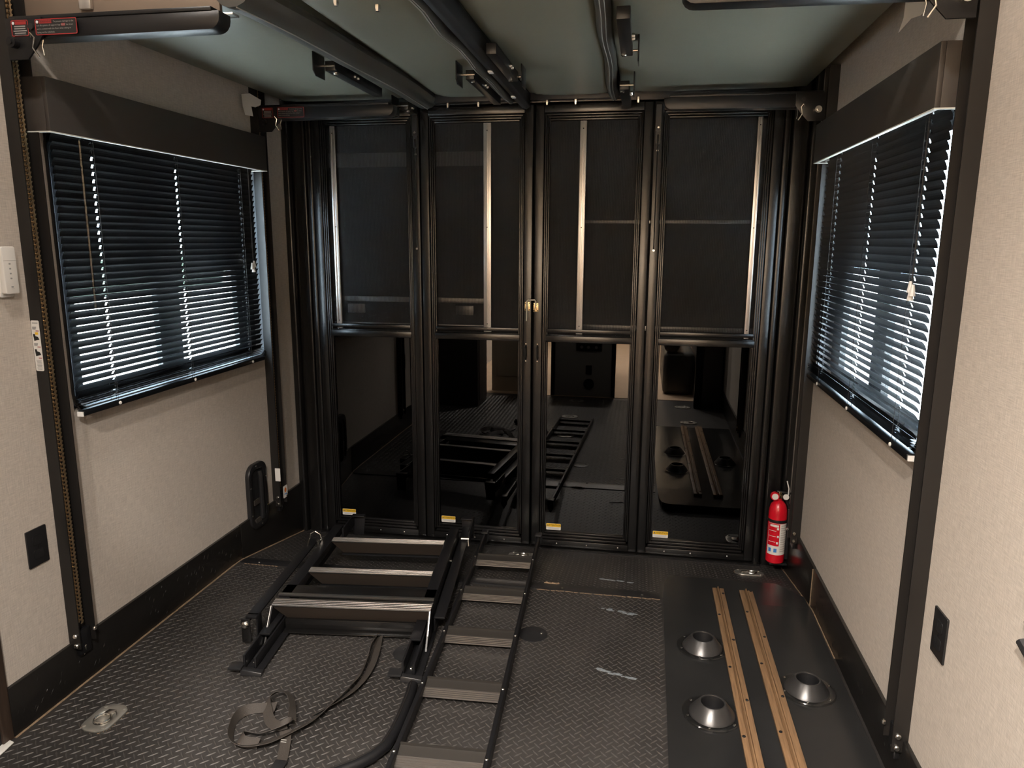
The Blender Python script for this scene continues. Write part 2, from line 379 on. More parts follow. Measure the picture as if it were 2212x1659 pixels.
for x, lb in ((-.98, 'added warm glowing globe at the far end of the kitchen, by the left wall'), (-.15, 'added warm glowing globe at the far end of the kitchen, middle one'), (.62, 'added warm glowing globe at the far end of the kitchen, rightmost one')):
    t = thing('added_glow_globe', lb, 'lamp', (x, -4.0, CEIL_Z), 'added glow globes')  # globes added to put a warm glow on the door frames
    mk('added_canopy', B().lathe([(.05, 0), (.05, -.02), (1e-4, -.02)], (x, -4.0, CEIL_Z), 16), M['steel'], t)
    mk('cable', B().tube([(x, -4.0, CEIL_Z-.02), (x, -4.0, 1.92)], .003, 6), M['cord'], t)
    mk('globe', B().lathe([(1e-4, .16)]+[(.16*math.sin(a*PI/12), .16*math.cos(a*PI/12)) for a in range(1, 12)]+[(1e-4, -.16)], (x, -4.0, 1.76), 24), M['globe'], t)

# ------------------------------------------------------------------ windows, valances, blinds
SLAT_W, PITCH_Z, TILT = .0252, .0222, 0.   # every slat is turned by its own tilt below
def slat_mesh(L, holes, s):
    # lengthwise y; cross-section in x,z : curved, outer edge lower. route holes left open
    b = B(); hw = .004; cuts = sorted([-L/2]+[h+q for h in holes for q in (-hw, hw)]+[L/2])
    us = [-.5, -.22, 0, .22, .5]
    def P(u, y, up=0.):
        a = u*SLAT_W; c = .0022*(1-4*u*u)+up
        ix, iz = math.cos(TILT), math.sin(TILT)      # inner direction (towards room) goes up
        x = a*ix - c*iz; z = a*iz + c*ix
        return (-s*x, y, z)
    for i in range(len(cuts)-1):
        y0, y1 = cuts[i], cuts[i+1]; hole = i % 2 == 1
        for j in range(4):
            if hole and j in (1, 2): continue
            b.add([P(us[j], y0), P(us[j], y1), P(us[j+1], y1), P(us[j+1], y0)], [(0, 1, 2, 3)])
    return b
def window_set(idx, s, win, cords, val, wand, lb):
    y0, y1, z0, z1 = win; X = s*HW
    yc = (y0+y1)/2
    fr = B(); xo0, xo1 = s*(HW+.045), s*(HW+.068)
    ym0, ym1 = y0+.10, y1-.143 if s < 0 else y1-.13
    mid = 2.50 if s < 0 else 2.49
    bars = [((y0, z0), (ym0, z1)), ((ym1, z0), (y1, z1)), ((ym0, z0), (ym1, z0+.055)), ((ym0, z1-.05), (ym1, z1)), ((mid-.065, z0+.055), (mid+.065, z1-.05))]
    for lo, hi in bars: fr.box((xo0, lo[0], lo[1]), (xo1, hi[0], hi[1]))
    wf = struct('window_%d' % idx, fr, M['frame'], smooth=False)
    for a, c in ((ym0, mid-.065), (mid+.065, ym1)):
        mk('pane', B().box((s*(HW+.055), a, z0+.055), (s*(HW+.058), c, z1-.05)), M['pane'], wf, smooth=False)
    mk('garnish_ring', B().ring(rrect(y0-.005, z0-.016, y1+.012, z1+.022, .072, 8), rrect(y0+.003, z0+.002, y1-.002, z1-.002, .06, 8), 'x', X, X-s*.010), M['frame'], wf, bevel=.003)
    mk('liner', B().ring(rrect(y0-.001, z0-.001, y1+.001, z1+.001, .062, 8), rrect(y0+.006, z0+.006, y1-.006, z1-.006, .055, 8), 'x', X-s*.001, s*(HW+.068)), M['liner'], wf)
    # valance box
    (v0, v1, vz0, vz1, vd) = val
    t = thing('window_valance', lb[0], 'valance', (X, yc, vz0))
    mk('board', B().box((X-s*(vd-.012), v0, vz0), (X-s*vd, v1, vz1)), M['valance'], t, bevel=.0015)
    for a, c in ((v0, v0+.012), (v1-.012, v1)):
        mk('return_board', B().box((X, a, vz0), (X-s*(vd-.012), c, vz1)), M['valance'], t, bevel=.0015)
    mk('top_board', B().box((X, v0+.012, vz1-.012), (X-s*(vd-.012), v1-.012, vz1)), M['valance'], t)
    eb = B().box((X-s*(vd-.012), v0, vz0-.003), (X-s*vd, v1, vz0)).box((X, v0, vz0-.003), (X-s*(vd-.012), v0+.012, vz0)).box((X, v1-.012, vz0-.003), (X-s*(vd-.012), v1, vz0))  # pale strip: window light on the valance's lower edge put into its colour
    e = mk('lit_edge', eb, M['wedge'], t, smooth=False); e['label'] = 'pale lower edge with window light in its colour'
    # blind
    xb = X-s*.033; L = (v1-v0)-.10 if s < 0 else (v1-v0)-.055; bc = (v0+v1)/2; top = vz0+.03; zb = z0+.012
    t = thing('venetian_blind', lb[1], 'blind', (xb, bc, zb))
    mk('headrail', B().box((xb-.014, bc-L/2, top), (xb+.014, bc+L/2, top+.03)), M['slat'], t, bevel=.002)
    sm = None; nsl = int((top-zb-.03)/PITCH_Z)
    for k in range(nsl):
        z = top-.006-PITCH_Z*(k+.5)
        if sm is None: sm = mk('slat', slat_mesh(L, [c-bc for c in cords], s), M['slat'], t, origin=Vector((0, 0, 0)), ang=80); sm.location = Vector((xb, bc, z))-WL[t.name]; q = sm
        else: q = put('slat', sm, (xb, bc, z), t)
        fr_ = max(0., (k/nsl-.45)/.55)**.9
        q.rotation_euler.y = s*math.radians(68-(14 if s < 0 else 10)*fr_+random.uniform(-.5, .5))
    zl = top-.006-PITCH_Z*nsl
    for dz in (0, .007, .014, .021):
        q = put('slat', sm, (xb, bc, zl-dz), t); q.rotation_euler.y = s*math.radians(12)
    zr = zl-.035
    br = mk('bottom_rail', B().box((xb-.013, bc-L/2, zr-.018), (xb+.013, bc+L/2, zr)), M['slat'], t, bevel=.004)
    mk('end_cap', B().box((xb-.010, bc-L/2-.004, zr-.018), (xb+.010, bc-L/2, zr-.004)), M['white'], t)
    for c in cords:
        cb = B()
        for dx in (-.0135, .0135): cb.tube([(xb+dx, c-.006, top), (xb+dx, c-.006, zr)], .0007, 4)
        for k in range(nsl): 
            z = top-.006-PITCH_Z*(k+.5); cb.tube([(xb-.0135, c-.006, z), (xb+.0135, c-.006, z+.002)], .0005, 4)
        cb.tube([(xb, c+.002, top), (xb, c+.002, zr)], .0007, 4)
        mk('ladder_cord', cb, M['cord'], t)
        mk('cord_button', B().bolt((xb-s*.013, c, zr-.009), .006, -s*.004, 'x'), M['white'], t)
    if wand is not None:
        xw = X-s*.058; mk('tilt_wand', B().tube([(xw, wand, 1.68), (xw, wand-.004, 1.17)], .0045, 6), M['wand'], t)
    xt = X-s*.052; yt = cords[-1]+.045 if s < 0 else cords[-1]-.045
    cb = B()
    for k in range(2): cb.tube([(xt, yt+k*.004, 1.69), (xt, yt+k*.006-.003, 1.285)], .0008, 4)
    pc = mk('pull_cord', cb, M['cord'], t)
    for dy, z in ((-.010, 1.262), (.006, 1.27), (.0, 1.250)):
        mk('tassel', B().lathe([(.004, .028), (.0085, 0), (1e-5, 0)], (xt, yt+dy, z), 8), M['white'], pc)
window_set(1, -1, WINL, [2.075, 2.49, 2.915], (1.868, 3.075, 1.683, 1.826, .08), 2.0,
           ('dark brown box valance above the left window blind', 'black venetian blind on the left window, clear tilt wand hanging in front'))
window_set(2, 1, WINR, [2.855, 2.44, 2.01], (1.862, 3.07, 1.688, 1.828, .08), None,
           ('dark brown box valance above the right window blind', 'black venetian blind on the right window, brightest towards its bottom'))

# ------------------------------------------------------------------ rear doors: jambs, four folding screen panels, ramp door behind
jm = B()
for s in (-1, 1):
    jm.box((s*1.21, 3.37, -.13), (s*1.175, 3.47, 2.2)); jm.box((s*1.175, 3.40, -.13), (s*1.105, 3.47, 2.2)); jm.box((s*1.10, 3.395, -.13), (s*1.068, 3.47, 2.2))
struct('trim_3', jm, M['frame'], bevel=.010, seg=4)
struct('trim_4', B().box((-1.068, 3.385, 1.99), (1.068, 3.46, 2.25)), M['frame'], bevel=.004)
struct('trim_5', B().prism([(3.37, fz(3.37)), (3.37, fz(3.37)+.008), (3.46, fz(3.37)+.008), (3.46, fz(3.46))], 'x', -1.10, 1.10), M['frame'])
ramp = struct('door_5', B().box((-1.175, 3.50, -.14), (1.175, 3.555, 2.2)), M['black'], smooth=False)
for x0, x1, z0, z1, rv in ((-1.06, -.222, 1.735, 1.800, 1), (-1.06, -.222, 1.088, 1.113, 0), (-1.06, -.222, .958, .982, 0), (.218, 1.06, 1.470, 1.486, 0), (.218, 1.06, .976, .998, 0)):
    g = mk('cross_bar', B().box((x0, 3.488, z0), (x1, 3.50, z1)), M['grey' if rv else 'alu'], ramp, bevel=.002)
for x in (-.91, -.35): mk('hinge_plate', B().box((x-.045, 3.488, 1.03), (x+.045, 3.5, 1.075)), M['alu'], ramp, bevel=.002)
ZB, ZT = -.098, 1.985
names = ['folding screen door panel at the far left of the rear doorway, pull bar down its left side',
         'folding screen door panel second from the left, pale pull bar right of its middle, latch rod on its right stile',
         'folding screen door panel third from the left, pale pull bar left of its middle',
         'folding screen door panel at the far right of the rear doorway, beside the fire extinguisher']
PX = [(-1.066, -.537), (-.532, -.004), (.006, .522), (.527, 1.066)]
BAR = [(-.976, -.952), (-.235, -.200), (.205, .234), (.962, .982)]
for i, ((x0, x1), (b0, b1)) in enumerate(zip(PX, BAR)):
    xc = (x0+x1)/2; t = thing('folding_screen_door', names[i], 'screen door', (xc, YR, ZB), 'folding screen door panels')
    g0, g1 = x0+.066, x1-.066
    for a, c in ((x0, x0+.040), (x1-.040, x1)):
        mk('stile', B().box((a, YR-.008, ZB), (c, YR+.04, ZT)), M['frame'], t, bevel=.0035, seg=3)
    for side in (0, 1):
        rb = B()
        for k in range(3):
            a = (x0+.042+k*.0082) if side == 0 else (x1-.042-k*.0082)
            rb.box((a, YR-.005+k*.0035, ZB+.05), (a+(.0072 if side == 0 else -.0072), YR+.035, ZT-.04))
        mk('ribbed_moulding', rb, M['frame'], t, bevel=.0012)
    rb = B()
    for k in range(3): rb.box((x0+.04, YR-.004+k*.004, ZT-.038-k*.0105), (x1-.04, YR+.035, ZT-.047-k*.0105))
    rb.box((x0+.04, YR-.008, ZT-.036), (x1-.04, YR+.04, ZT))
    mk('top_rail', rb, M['frame'], t, bevel=.002)
    rb = B().box((x0+.04, YR-.010, ZB), (x1-.04, YR+.04, ZB+.032)).box((x0+.05, YR-.004, ZB+.035), (x1-.05, YR+.04, ZB+.046)).box((x0+.05, YR, ZB+.049), (x1-.05, YR+.04, ZB+.060)).box((x0+.06, YR+.004, ZB+.062), (x1-.06, YR+.04, ZB+.072))
    bo = mk('bottom_rail', rb, M['frame'], t, bevel=.002)
    for k in range(3): mk('rivet', B().bolt((x0+.12+k*.15+random.uniform(-.02, .02), YR-.010, ZB+.016), .004, -.002, 'y'), M['zinc'], bo)
    mk('screen_bar', B().box((g0-.004, YR-.002, .966), (g1+.004, YR+.03, .984)), M['frame'], t, bevel=.003)
    mk('screen_bar', B().box((g0-.01, YR-.005, .922), (g1+.01, YR+.03, .952)).box((g0-.004, YR-.001, .952), (g1+.004, YR+.012, .957)), M['frame'], t, bevel=.003)
    mk('insect_mesh', B().box((g0, YR+.018, .955), (g1, YR+.0195, ZT-.07)), M['mesh'], t, smooth=False)
    pb = B().box((b0, YR+.002, .962), (b1, YR+.016, ZT-.072))
    if i in (1, 2): pb.box((b0+.35*(b1-b0), YR-.001, .986), (b0+.65*(b1-b0), YR+.002, ZT-.072))
    else: pb.box((b0+(.0 if i == 0 else .6)*(b1-b0), YR-.002, .986), (b0+(.4 if i == 0 else 1.)*(b1-b0), YR+.002, ZT-.072))
    pl = mk('pull_bar', pb, M['alu'], t, bevel=.001); pl['label'] = 'pale aluminium pull bar'
    for z in (1.0, 1.45, 1.88): mk('screw', B().bolt(((b0+b1)/2, YR-.001, z), .0028, -.001, 'y'), M['steel'], pl)
    mk('glass', B().box((g0, YR+.014, ZB+.070), (g1, YR+.018, .925)), M['glassblk'], t, smooth=False)
    # caution sticker in the lower left corner of the glass
    sx, sz, sw, sh = g0+.006, ZB+.077, .073, .033
    st = mk('caution_sticker', B().prism(rrect(sx, sz, sx+sw, sz+sh, .004), 'y', YR+.0134, YR+.014), M['white'], t, smooth=False); st['label'] = 'small yellow and white caution sticker'
    mk('sticker_band', B().prism(rrect(sx+.0005, sz+sh*.47, sx+sw-.0005, sz+sh-.0005, .0035), 'y', YR+.0131, YR+.0134), M['yellow'], st, smooth=False)
    text('sticker_lettering', 'ATTENTION', M['ink'], st, (sx+sw/2+.003, YR+.0131, sz+sh*.59), (1, 0, 0), (0, 0, 1), .0125, align='CENTER')
    lb_ = B()
    for k in range(2): lb_.box((sx+.006+k*.004, YR+.0131, sz+.0105-k*.005), (sx+sw-.007-k*.003, YR+.0134, sz+.0118-k*.005))
    lb_.prism([(sx+.006, sz+sh*.60), (sx+.013, sz+sh*.60), (sx+.0095, sz+sh*.83)], 'y', YR+.0129, YR+.0131)
    mk('fine_print', lb_, M['grey'], st, smooth=False)
    # flush bolt hanging on the outer panels' inner stile
    if i in (0, 3):
        fx = x1-.018 if i == 0 else x0+.018
        bo = mk('drop_bolt', B().box((fx-.011, YR-.016, 1.86), (fx+.011, YR-.008, 1.97)).ring(rrect(fx-.010, 1.805, fx+.010, 1.86, .009), rrect(fx-.0045, 1.812, fx+.0045, 1.848, .004), 'y', YR-.012, YR-.008)
               .tube([(fx, YR-.012, 1.812), (fx+.001, YR-.012, 1.35)], .0028, 6), M['steel'], t)
        for z in (1.875, 1.78): mk('screw', B().bolt((fx, YR-.016 if z > 1.8 else YR-.008, z), .0055, -.004, 'y'), M['zinc'], bo)
        mk('rod_tip', B().disc((fx+.001, YR-.016, 1.350), .005, .006, 'y'), M['zinc'], bo)
    if i in (1, 2):
        hx = -.031 if i == 1 else .0125+.0
        hx = -.029 if i == 1 else .026
        hb = B().tube([(hx, YR-.008, .838), (hx, YR-.024, .848), (hx, YR-.026, .87), (hx, YR-.024, .892), (hx, YR-.008, .902)], .004, 8)
        h = mk('pull_handle', hb, M['plastic'], t)
        for z in (.829, .911): mk('screw', B().bolt((hx, YR-.008, z), .004, -.003, 'y'), M['zinc'], h)
# swing latch across the two middle panels
t = thing('door_latch', 'gold swing bar latch joining the two middle screen door panels', 'latch', (0, YR-.008, 1.09))
for x0, x1 in ((-.037, -.011), (.004, .029)):
    zc = 1.088 if x0 < 0 else 1.084
    pl = mk('plate', B().prism(rrect(x0, zc-.021, x1, zc+.021, .004), 'y', YR-.011, YR-.008).box((x0+.006, YR-.020, zc-.012), (x0+.010, YR-.011, zc+.012)).box((x1-.010, YR-.020, zc-.012), (x1-.006, YR-.011, zc+.012)), M['gold'], t, bevel=.001)
    for a in (x0+.004, x1-.004):
        for z in (zc-.015, zc+.015): mk('screw', B().bolt((a, YR-.011, z), .0025, -.0015, 'y'), M['ink'], pl)
mk('swing_bar', B().tube([(.017, YR-.018, 1.08), (.017, YR-.018, 1.112), (.012, YR-.018, 1.119), (-.018, YR-.018, 1.119), (-.0245, YR-.018, 1.112), (-.0255, YR-.018, 1.02)], .0036, 8), M['satin'], t)

# ------------------------------------------------------------------ lift rails on the side walls
def rail(s, yf, lb, top, bot):
    D, Wd = .038, .068; X = s*HW
    t = thing('lift_rail', lb, 'rail', (X, yf+Wd/2, bot), 'bed lift rails')
    ch = B().box((X, yf, bot), (X-s*D, yf+.004, top)).box((X, yf+Wd-.004, bot), (X-s*D, yf+Wd, top)).box((X, yf+.004, bot), (X-s*.004, yf+Wd-.004, top))
    mk('channel', ch, M['rail'], t, smooth=False)
    cb = B(); xc = X-s*.016; yc = yf+Wd*.52; z = bot+.07
    while z < top-.02:
        for dx in (-.006, .006):
            cb.hexa([(xc+dx-.0012, yc-.0055, z), (xc+dx+.0012, yc-.0055, z), (xc+dx+.0012, yc+.0015, z+.0), (xc+dx-.0012, yc+.0015, z)],
                    [(xc+dx-.0012, yc-.0005, z+.0085), (xc+dx+.0012, yc-.0005, z+.0085), (xc+dx+.0012, yc+.0065, z+.0085), (xc+dx-.0012, yc+.0065, z+.0085)])
        cb.tube([(xc-.007, yc, z+.0105), (xc+.007, yc, z+.0105)], .0030, 5)
        z += .0127
    c = mk('chain', cb, M['brass'], t, smooth=False); c['label'] = 'brassy roller chain inside the channel'; c['kind'] = 'stuff'
    mk('chain_anchor', B().box((X-s*.006, yf+.012, bot-.03), (X-s*.026, yf+Wd-.008, bot+.05)), M['steel'], t, bevel=.003)
    for dy, dz in ((.001, .045), (.001, .012)):
        mk('bolt', B().bolt((X-s*.026, yf, bot+dz), .0075, -.007, 'y', 10), M['zinc'], t)
    mk('bolt', B().bolt((X-s*.038, yf+Wd-.006, bot+.04), .0075, -s*.007, 'x', 10), M['zinc'], t)
    mk('eye_bolt', B().lathe([(1e-4, -.034), (.008, -.018), (.010, 0), (.006, .006)], (X-s*.018, yf+Wd*.5, bot-.006), 8), M['zinc'], t)
    return t
rFL = rail(-1, 1.806, 'black lift rail with brassy chain on the left wall, nearest the camera', 2.05, .135)
rRL = rail(-1, 3.10, 'black lift rail on the left wall beside the rear doors', 2.05, .125)
rFR = rail(1, 1.790, 'black lift rail on the right wall, nearest the camera', 2.05, .12)
rRR = rail(1, 3.115, 'black lift rail on the right wall behind the fire extinguisher', 2.05, .12)
# instruction stickers stuck on the rails
st = mk('instruction_sticker', B().prism([(p[0], p[1]) for p in rrect(-1.2085, 1.015, -1.1825, 1.161, .004)], 'y', 1.8052, 1.8059), M['white'], rFL, smooth=False); st['label'] = 'tall white sticker with two small pictures'
pb = B()
for z0 in (1.112, 1.068):
    pb.prism([(-1.205, z0+.010), (-1.199, z0+.010), (-1.198, z0+.004), (-1.190, z0+.002), (-1.186, z0-.006), (-1.203, z0-.010)], 'y', 1.8048, 1.8052)
mk('sticker_picture', pb, M['ink'], st, smooth=False)
pb = B()
for z0 in (1.135, 1.088): pb.prism([(-1.205, z0), (-1.195, z0), (-1.192, z0+.008), (-1.205, z0+.008)], 'y', 1.8048, 1.8052)
mk('sticker_picture', pb, M['grey'], st, smooth=False)
mk('sticker_picture', B().box((-1.198, 1.8047, 1.120), (-1.188, 1.8051, 1.127)), M['yellow'], st, smooth=False)
pb = B()
for z0 in (1.130, 1.084, 1.052): pb.box((-1.195, 1.8048, z0), (-1.185, 1.8052, z0+.002))
mk('sticker_lettering', pb, M['lred'], st, smooth=False)
pb = B()
for k in range(8): pb.box((-1.204+.001*(k % 3), 1.8048, 1.045-k*.0036), (-1.187-.001*(k % 2), 1.8052, 1.0465-k*.0036))
pb.box((-1.204, 1.8048, 1.152), (-1.186, 1.8052, 1.155))
mk('fine_print', pb, M['grey'], st, smooth=False)
st = mk('blank_sticker', B().prism(rrect(-1.1915, .253, -1.165, .317, .002), 'y', 3.0992, 3.0999), M['white'], rRL, smooth=False)
st = mk('logo_sticker', B().prism(rrect(3.13, .155, 3.172, .215, .005), 'x', -1.1715, -1.1708), M['white'], rRL, smooth=False)
mk('logo_mark', B().prism([(3.151+.010*math.cos(i*PI/6), .193+.012*math.sin(i*PI/6)) for i in range(12)], 'x', -1.1708, -1.1704), M['orange'], st, smooth=False)
mk('logo_lettering', B().box((-1.1708, 3.141, .170), (-1.1704, 3.161, .175)), M['blue'], st, smooth=False)

# ------------------------------------------------------------------ lift arms under the bunk
def arm(s, yf, tip, zt, zb, lb, labels):
    X0 = s*1.162; t = thing('bed_hoist', lb, 'lift arm', (X0, yf, zb), 'bed lift brackets')
    d = zt-zb; r = min(.030, d*.7); sx = -s
    pr = [(s*1.155, zb-.004), (s*1.155, zt)]
    pr += [(tip, zt)] + [(tip-sx*r*(1-math.cos(a)), zb+r-r*math.sin(a)) for a in (0, .4, .8, 1.2, PI/2)]
    mk('beam', B().prism(pr, 'y', yf+.001, yf+.055), M['steel'], t, bevel=.002)
    bk = [(X0, zb-.055), (s*1.105, zb-.055), (s*1.073, zb-.022), (s*1.055, zb+.002), (s*1.055, zt+.004), (X0, zt+.004)]
    mk('bracket_plate', B().prism(bk, 'y', yf-.006, yf), M['steel'], t, bevel=.001)
    mk('top_flange', B().box((s*1.155, yf-.002, zt), (tip-sx*.02, yf+.06, zt+.010)), M['steel'], t, bevel=.002)
    mk('roller_bolt', B().lathe([(1e-4, -.022), (.006, -.022), (.006, -.018), (.013, -.018), (.013, 0)], (s*1.136, yf-.006, zb-.015), 14, 'y'), M['steel'] if labels else M['zinc'], t)
    mk('hole_bush', B().disc((s*1.083, yf-.006, (zt+zb)/2+.002), .008, -.006, 'y', 12), M['black'], t)
    mk('clip_pin', B().tube([(s*1.088, yf-.008, zb-.001), (s*1.081, yf-.018, zb+.006), (s*1.075, yf-.012, zb-.004), (s*1.080, yf-.014, zb-.03), (s*1.067, yf-.01, zb-.052)], .0022, 6)
       .tube([(s*1.063, yf+.005, zb-.006), (s*1.067, yf+.004, zb-.022), (s*1.063, yf+.003, zb-.045)], .0018, 6), M['zinc'], t)
    if labels:
        for (a, c) in ((-1.144, -1.093), (-1.072, -.950)):
            z0, z1 = zb+.002, zt-.002
            lo = mk('warning_label', B().prism(rrect(a, z0, c, z1, .004), 'y', yf-.0068, yf-.006) if a < -1.12 else B().prism(rrect(a, z0, c, z1, .004), 'y', yf-.0074, yf-.0066), M['ink'], t, smooth=False)
            lo['label'] = 'red bordered warning label'
            yl = yf-.0068 if a < -1.12 else yf-.0074
            mk('label_border', B().ring(rrect(a, z0, c, z1, .004), rrect(a+.002, z0+.002, c-.002, z1-.002, .003), 'y', yl-.0004, yl), M['lred'], lo, smooth=False)
            hb = B().box((a+.012, yl-.0004, z1-.011), ((c-.006) if a < -1.12 else (a+.049), yl, z1-.003))
            if a > -1.12: mk('label_patch', B().box((a+.077, yl-.0003, z1-.0185), (a+.088, yl, z1-.0125)), M['lred'], lo, smooth=False)
            mk('label_band', hb, M['lred'], lo, smooth=False)
            sm_ = B().lathe([(1e-4, 0), (.0036, 0), (.0036, .0004), (1e-4, .0004)], (a+.0065, yl-.0004, z1-.007), 12, 'y')
            mk('warning_symbol', sm_, M['paper'], lo, smooth=False)
            if a < -1.12:
                pb = B()
                for k in range(5): pb.box((a+.009-.003*(k == 2), yl-.0004, z1-.0165-k*.0055), (c-.009+.003*(k == 2), yl, z1-.0138-k*.0055))
                mk('fine_print', pb, M['print'], lo, smooth=False)
            else:
                ux, uz = (1, 0, 0), (0, 0, 1)
                text('label_lettering', 'WARNING', M['ink'], lo, (a+.014, yl-.0005, z1-.0095), ux, uz, .0075)
                for k, (sx_, tx) in enumerate(((.054, 'To prevent damage to the'), (.0045, 'bed lift system, all support legs MUST be down'), (.0045, 'and in contact with the floor when sitting or'), (.0045, 'laying on the sofa/beds.'))):
                    text('label_lettering', tx, M['print'], lo, (a+sx_, yl-.0002, z1-.0095-k*.0082), ux, uz, .0056)
    return t
arm(-1, 1.797, -.557, 1.948, 1.905, 'black steel bed arm with red warning labels, left wall near the camera', True)
arm(-1, 3.092, -.555, 1.948, 1.902, 'black steel bed arm with red warning labels, left wall by the rear doors', True)
arm(1, 1.781, .565, 1.945, 1.905, 'black steel bed arm at the top edge of the picture, right wall near the camera', False)
arm(1, 3.107, .560, 1.948, 1.902, 'black steel bed arm with steel pin, right wall by the rear doors', False)

# ------------------------------------------------------------------ the raised folding sofas seen from below
ZS = 2.0
def sag_panel(x0, x1, y0, y1, z, sag, thick, nx=12, ny=14, edge=.03):
    b = B(); vs = []; fs = []
    for j in range(ny+1):
        for i in range(nx+1):
            u, v = i/nx, j/ny; e = min(u, 1-u)*(x1-x0); e2 = min(v, 1-v)*(y1-y0)
            r = 1-math.exp(-min(e, e2)/edge)
            vs.append((x0+u*(x1-x0), y0+v*(y1-y0), z+.022*(1-r)-sag*(4*u*(1-u))**.7*(.6+.4*math.sin(3.1*v+x0*5))))
    for j in range(ny):
        for i in range(nx): k = j*(nx+1)+i; fs.append((k, k+nx+1, k+nx+2, k+1))
    n = len(vs); top = [(x0, y0, z+thick), (x1, y0, z+thick), (x1, y1, z+thick), (x0, y1, z+thick)]
    vs += top
    bl = [k for k in range(nx+1)]; br_ = [k*(nx+1)+nx for k in range(ny+1)]; tl = [ny*(nx+1)+k for k in range(nx+1)]; ll = [k*(nx+1) for k in range(ny+1)]
    fs += [tuple(bl+[n+1, n]), tuple(br_+[n+2, n+1]), tuple(tl[::-1]+[n+3, n+2][::-1])[::-1], tuple(ll[::-1]+[n, n+3])[::-1], (n, n+1, n+2, n+3)]
    b.add(vs, fs); return b
def roll(pts, ra, rb):
    return B().tube(pts, ra, 14, r2=rb, up=(0, 0, 1))
def leg(t, x, yb, yt, w=.030):     # yb: hinge bracket, yt: free tip
    d = 1 if yt > yb else -1
    lg_ = mk('leg', B().box((x-w/2, yb, ZS-.052), (x+w/2, yt, ZS-.020)), M['steel'], t, bevel=.002)
    off = -1 if x < -.05 else 1
    px = x+off*.036
    mk('hinge_plate', B().prism([(px-.002, ZS-.0), (px-.002, ZS-.075)] and [(yb-.055, ZS+.0), (yb-.055, ZS-.06), (yb-.035, ZS-.075), (yb+.035, ZS-.075), (yb+.035, ZS)], 'x', px-.002, px+.002), M['steel'], lg_, bevel=.001)
    mk('hinge_pin', B().tube([(px, yb, ZS-.036), (x-off*.018, yb, ZS-.036)], .004, 8), M['zinc'], lg_)
    mk('bolt', B().bolt((x-off*w*.2, yb+d*.03, ZS-.052), .009, -.007, 'z', 8), M['zinc'], lg_)
    for q in (.36, .43): mk('bolt', B().bolt((x+w/2, yb+(yt-yb)*q, ZS-.036), .007, .009, 'x', 6), M['zinc'], lg_)
    return lg_
Y0, Y1 = 1.893, 3.365
t = thing('folding_sofa', 'left folding sofa raised on the lift, grey green vinyl underside with a thick dark roll', 'sofa', (-.62, 2.6, ZS))
mk('seat_underside', sag_panel(-1.165, -.535, Y0, Y1-.02, ZS-.002, .006, .20), M['vinyl'], t)
mk('back_underside', sag_panel(-.435, -.075, Y0, Y1-.02, ZS+.004, .010, .20), M['vinyl'], t)
mk('cushion_roll', roll([(-.555+.085*math.sin(min(k, 8)/8*PI/2)-.02*max(0, k-6)/6+.006*math.sin(k*.9), Y0-.03+(Y1-Y0+.03)*k/12, ZS+.012-.014*math.sin(PI*k/12)) for k in range(13)], .056, .040), M['dvinyl'], t)
mk('welt_seam', B().tube([(-.545+.085*math.sin(min(k, 8)/8*PI/2)-.02*max(0, k-6)/6+.006*math.sin(k*.9), Y0-.03+(Y1-Y0+.03)*k/12, ZS-.028-.014*math.sin(PI*k/12)) for k in range(13)], .0022, 5), M['thread'], t)
mk('piped_edge', roll([(-.093+.007*math.sin(k*1.3), Y0+(Y1-Y0-.03)*k/14, ZS-.002-.012*math.sin(k*.7)**2) for k in range(15)], .016, .018), M['dvinyl'], t)
for dx in (0, .008): mk('welt_seam', B().tube([(-.100+dx+.007*math.sin(k*1.3), Y0+(Y1-Y0-.06)*k/14, ZS-.019-.012*math.sin(k*.7)**2) for k in range(15)], .0018, 5), M['thread'], t)
mk('front_skirt', B().box((-1.205, 1.877, ZS-.036), (-.60, 1.892, ZS+.14)), M['bvinyl'], t, bevel=.004)
mk('front_angle', B().box((-1.150, 1.868, ZS-.043), (-.56, 1.90, ZS-.037)), M['alu'], t, bevel=.001)
mk('latch_tab', B().box((-1.00, 1.864, ZS-.012), (-.965, 1.877, ZS+.03)), M['alu'], t, bevel=.003)
mk('green_tag', B().box((-.93, 1.874, ZS+.012), (-.86, 1.877, ZS+.05)), mat('lime_tag', (.55, .62, .10), .6), t)
for x, y in ((-.90, 1.95), (-.57, 1.93), (-.30, 1.92), (-.21, 1.98)): mk('nut', B().bolt((x, y, ZS-.004), .008, -.016, 'z', 6), M['zinc'], t)
for x in (-.385, -.245): mk('nut', B().bolt((x, 3.345, ZS-.004), .007, -.024, 'z', 6), M['zinc'], t)
mk('rear_frame', B().box((-.55, 3.325, ZS-.008), (-.07, 3.365, ZS+.10)), M['steel'], t, bevel=.002)
leg(t, -.560, 2.47, 2.93, .036); leg(t, -.550, 3.225, 3.36, .036); leg(t, -.125, 2.67, 3.17)
t = thing('folding_sofa', 'right folding sofa raised on the lift, grey green vinyl underside with one narrow seam', 'sofa', (.55, 2.6, ZS))
mk('back_underside', sag_panel(-.012, .355, Y0-.3, Y1, ZS+.0, .010, .20), M['vinyl'], t)
mk('seat_underside', sag_panel(.385, 1.135, Y0, Y1-.02, ZS-.002, .012, .20, 16), M['vinyl'], t)
mk('piped_edge', roll([(.372-.020*k/12+.004*math.sin(k*1.1), Y0-.03+(Y1-Y0+.02)*k/12, ZS+.004-.006*math.sin(k*.8)) for k in range(13)], .022, .018), M['dvinyl'], t)
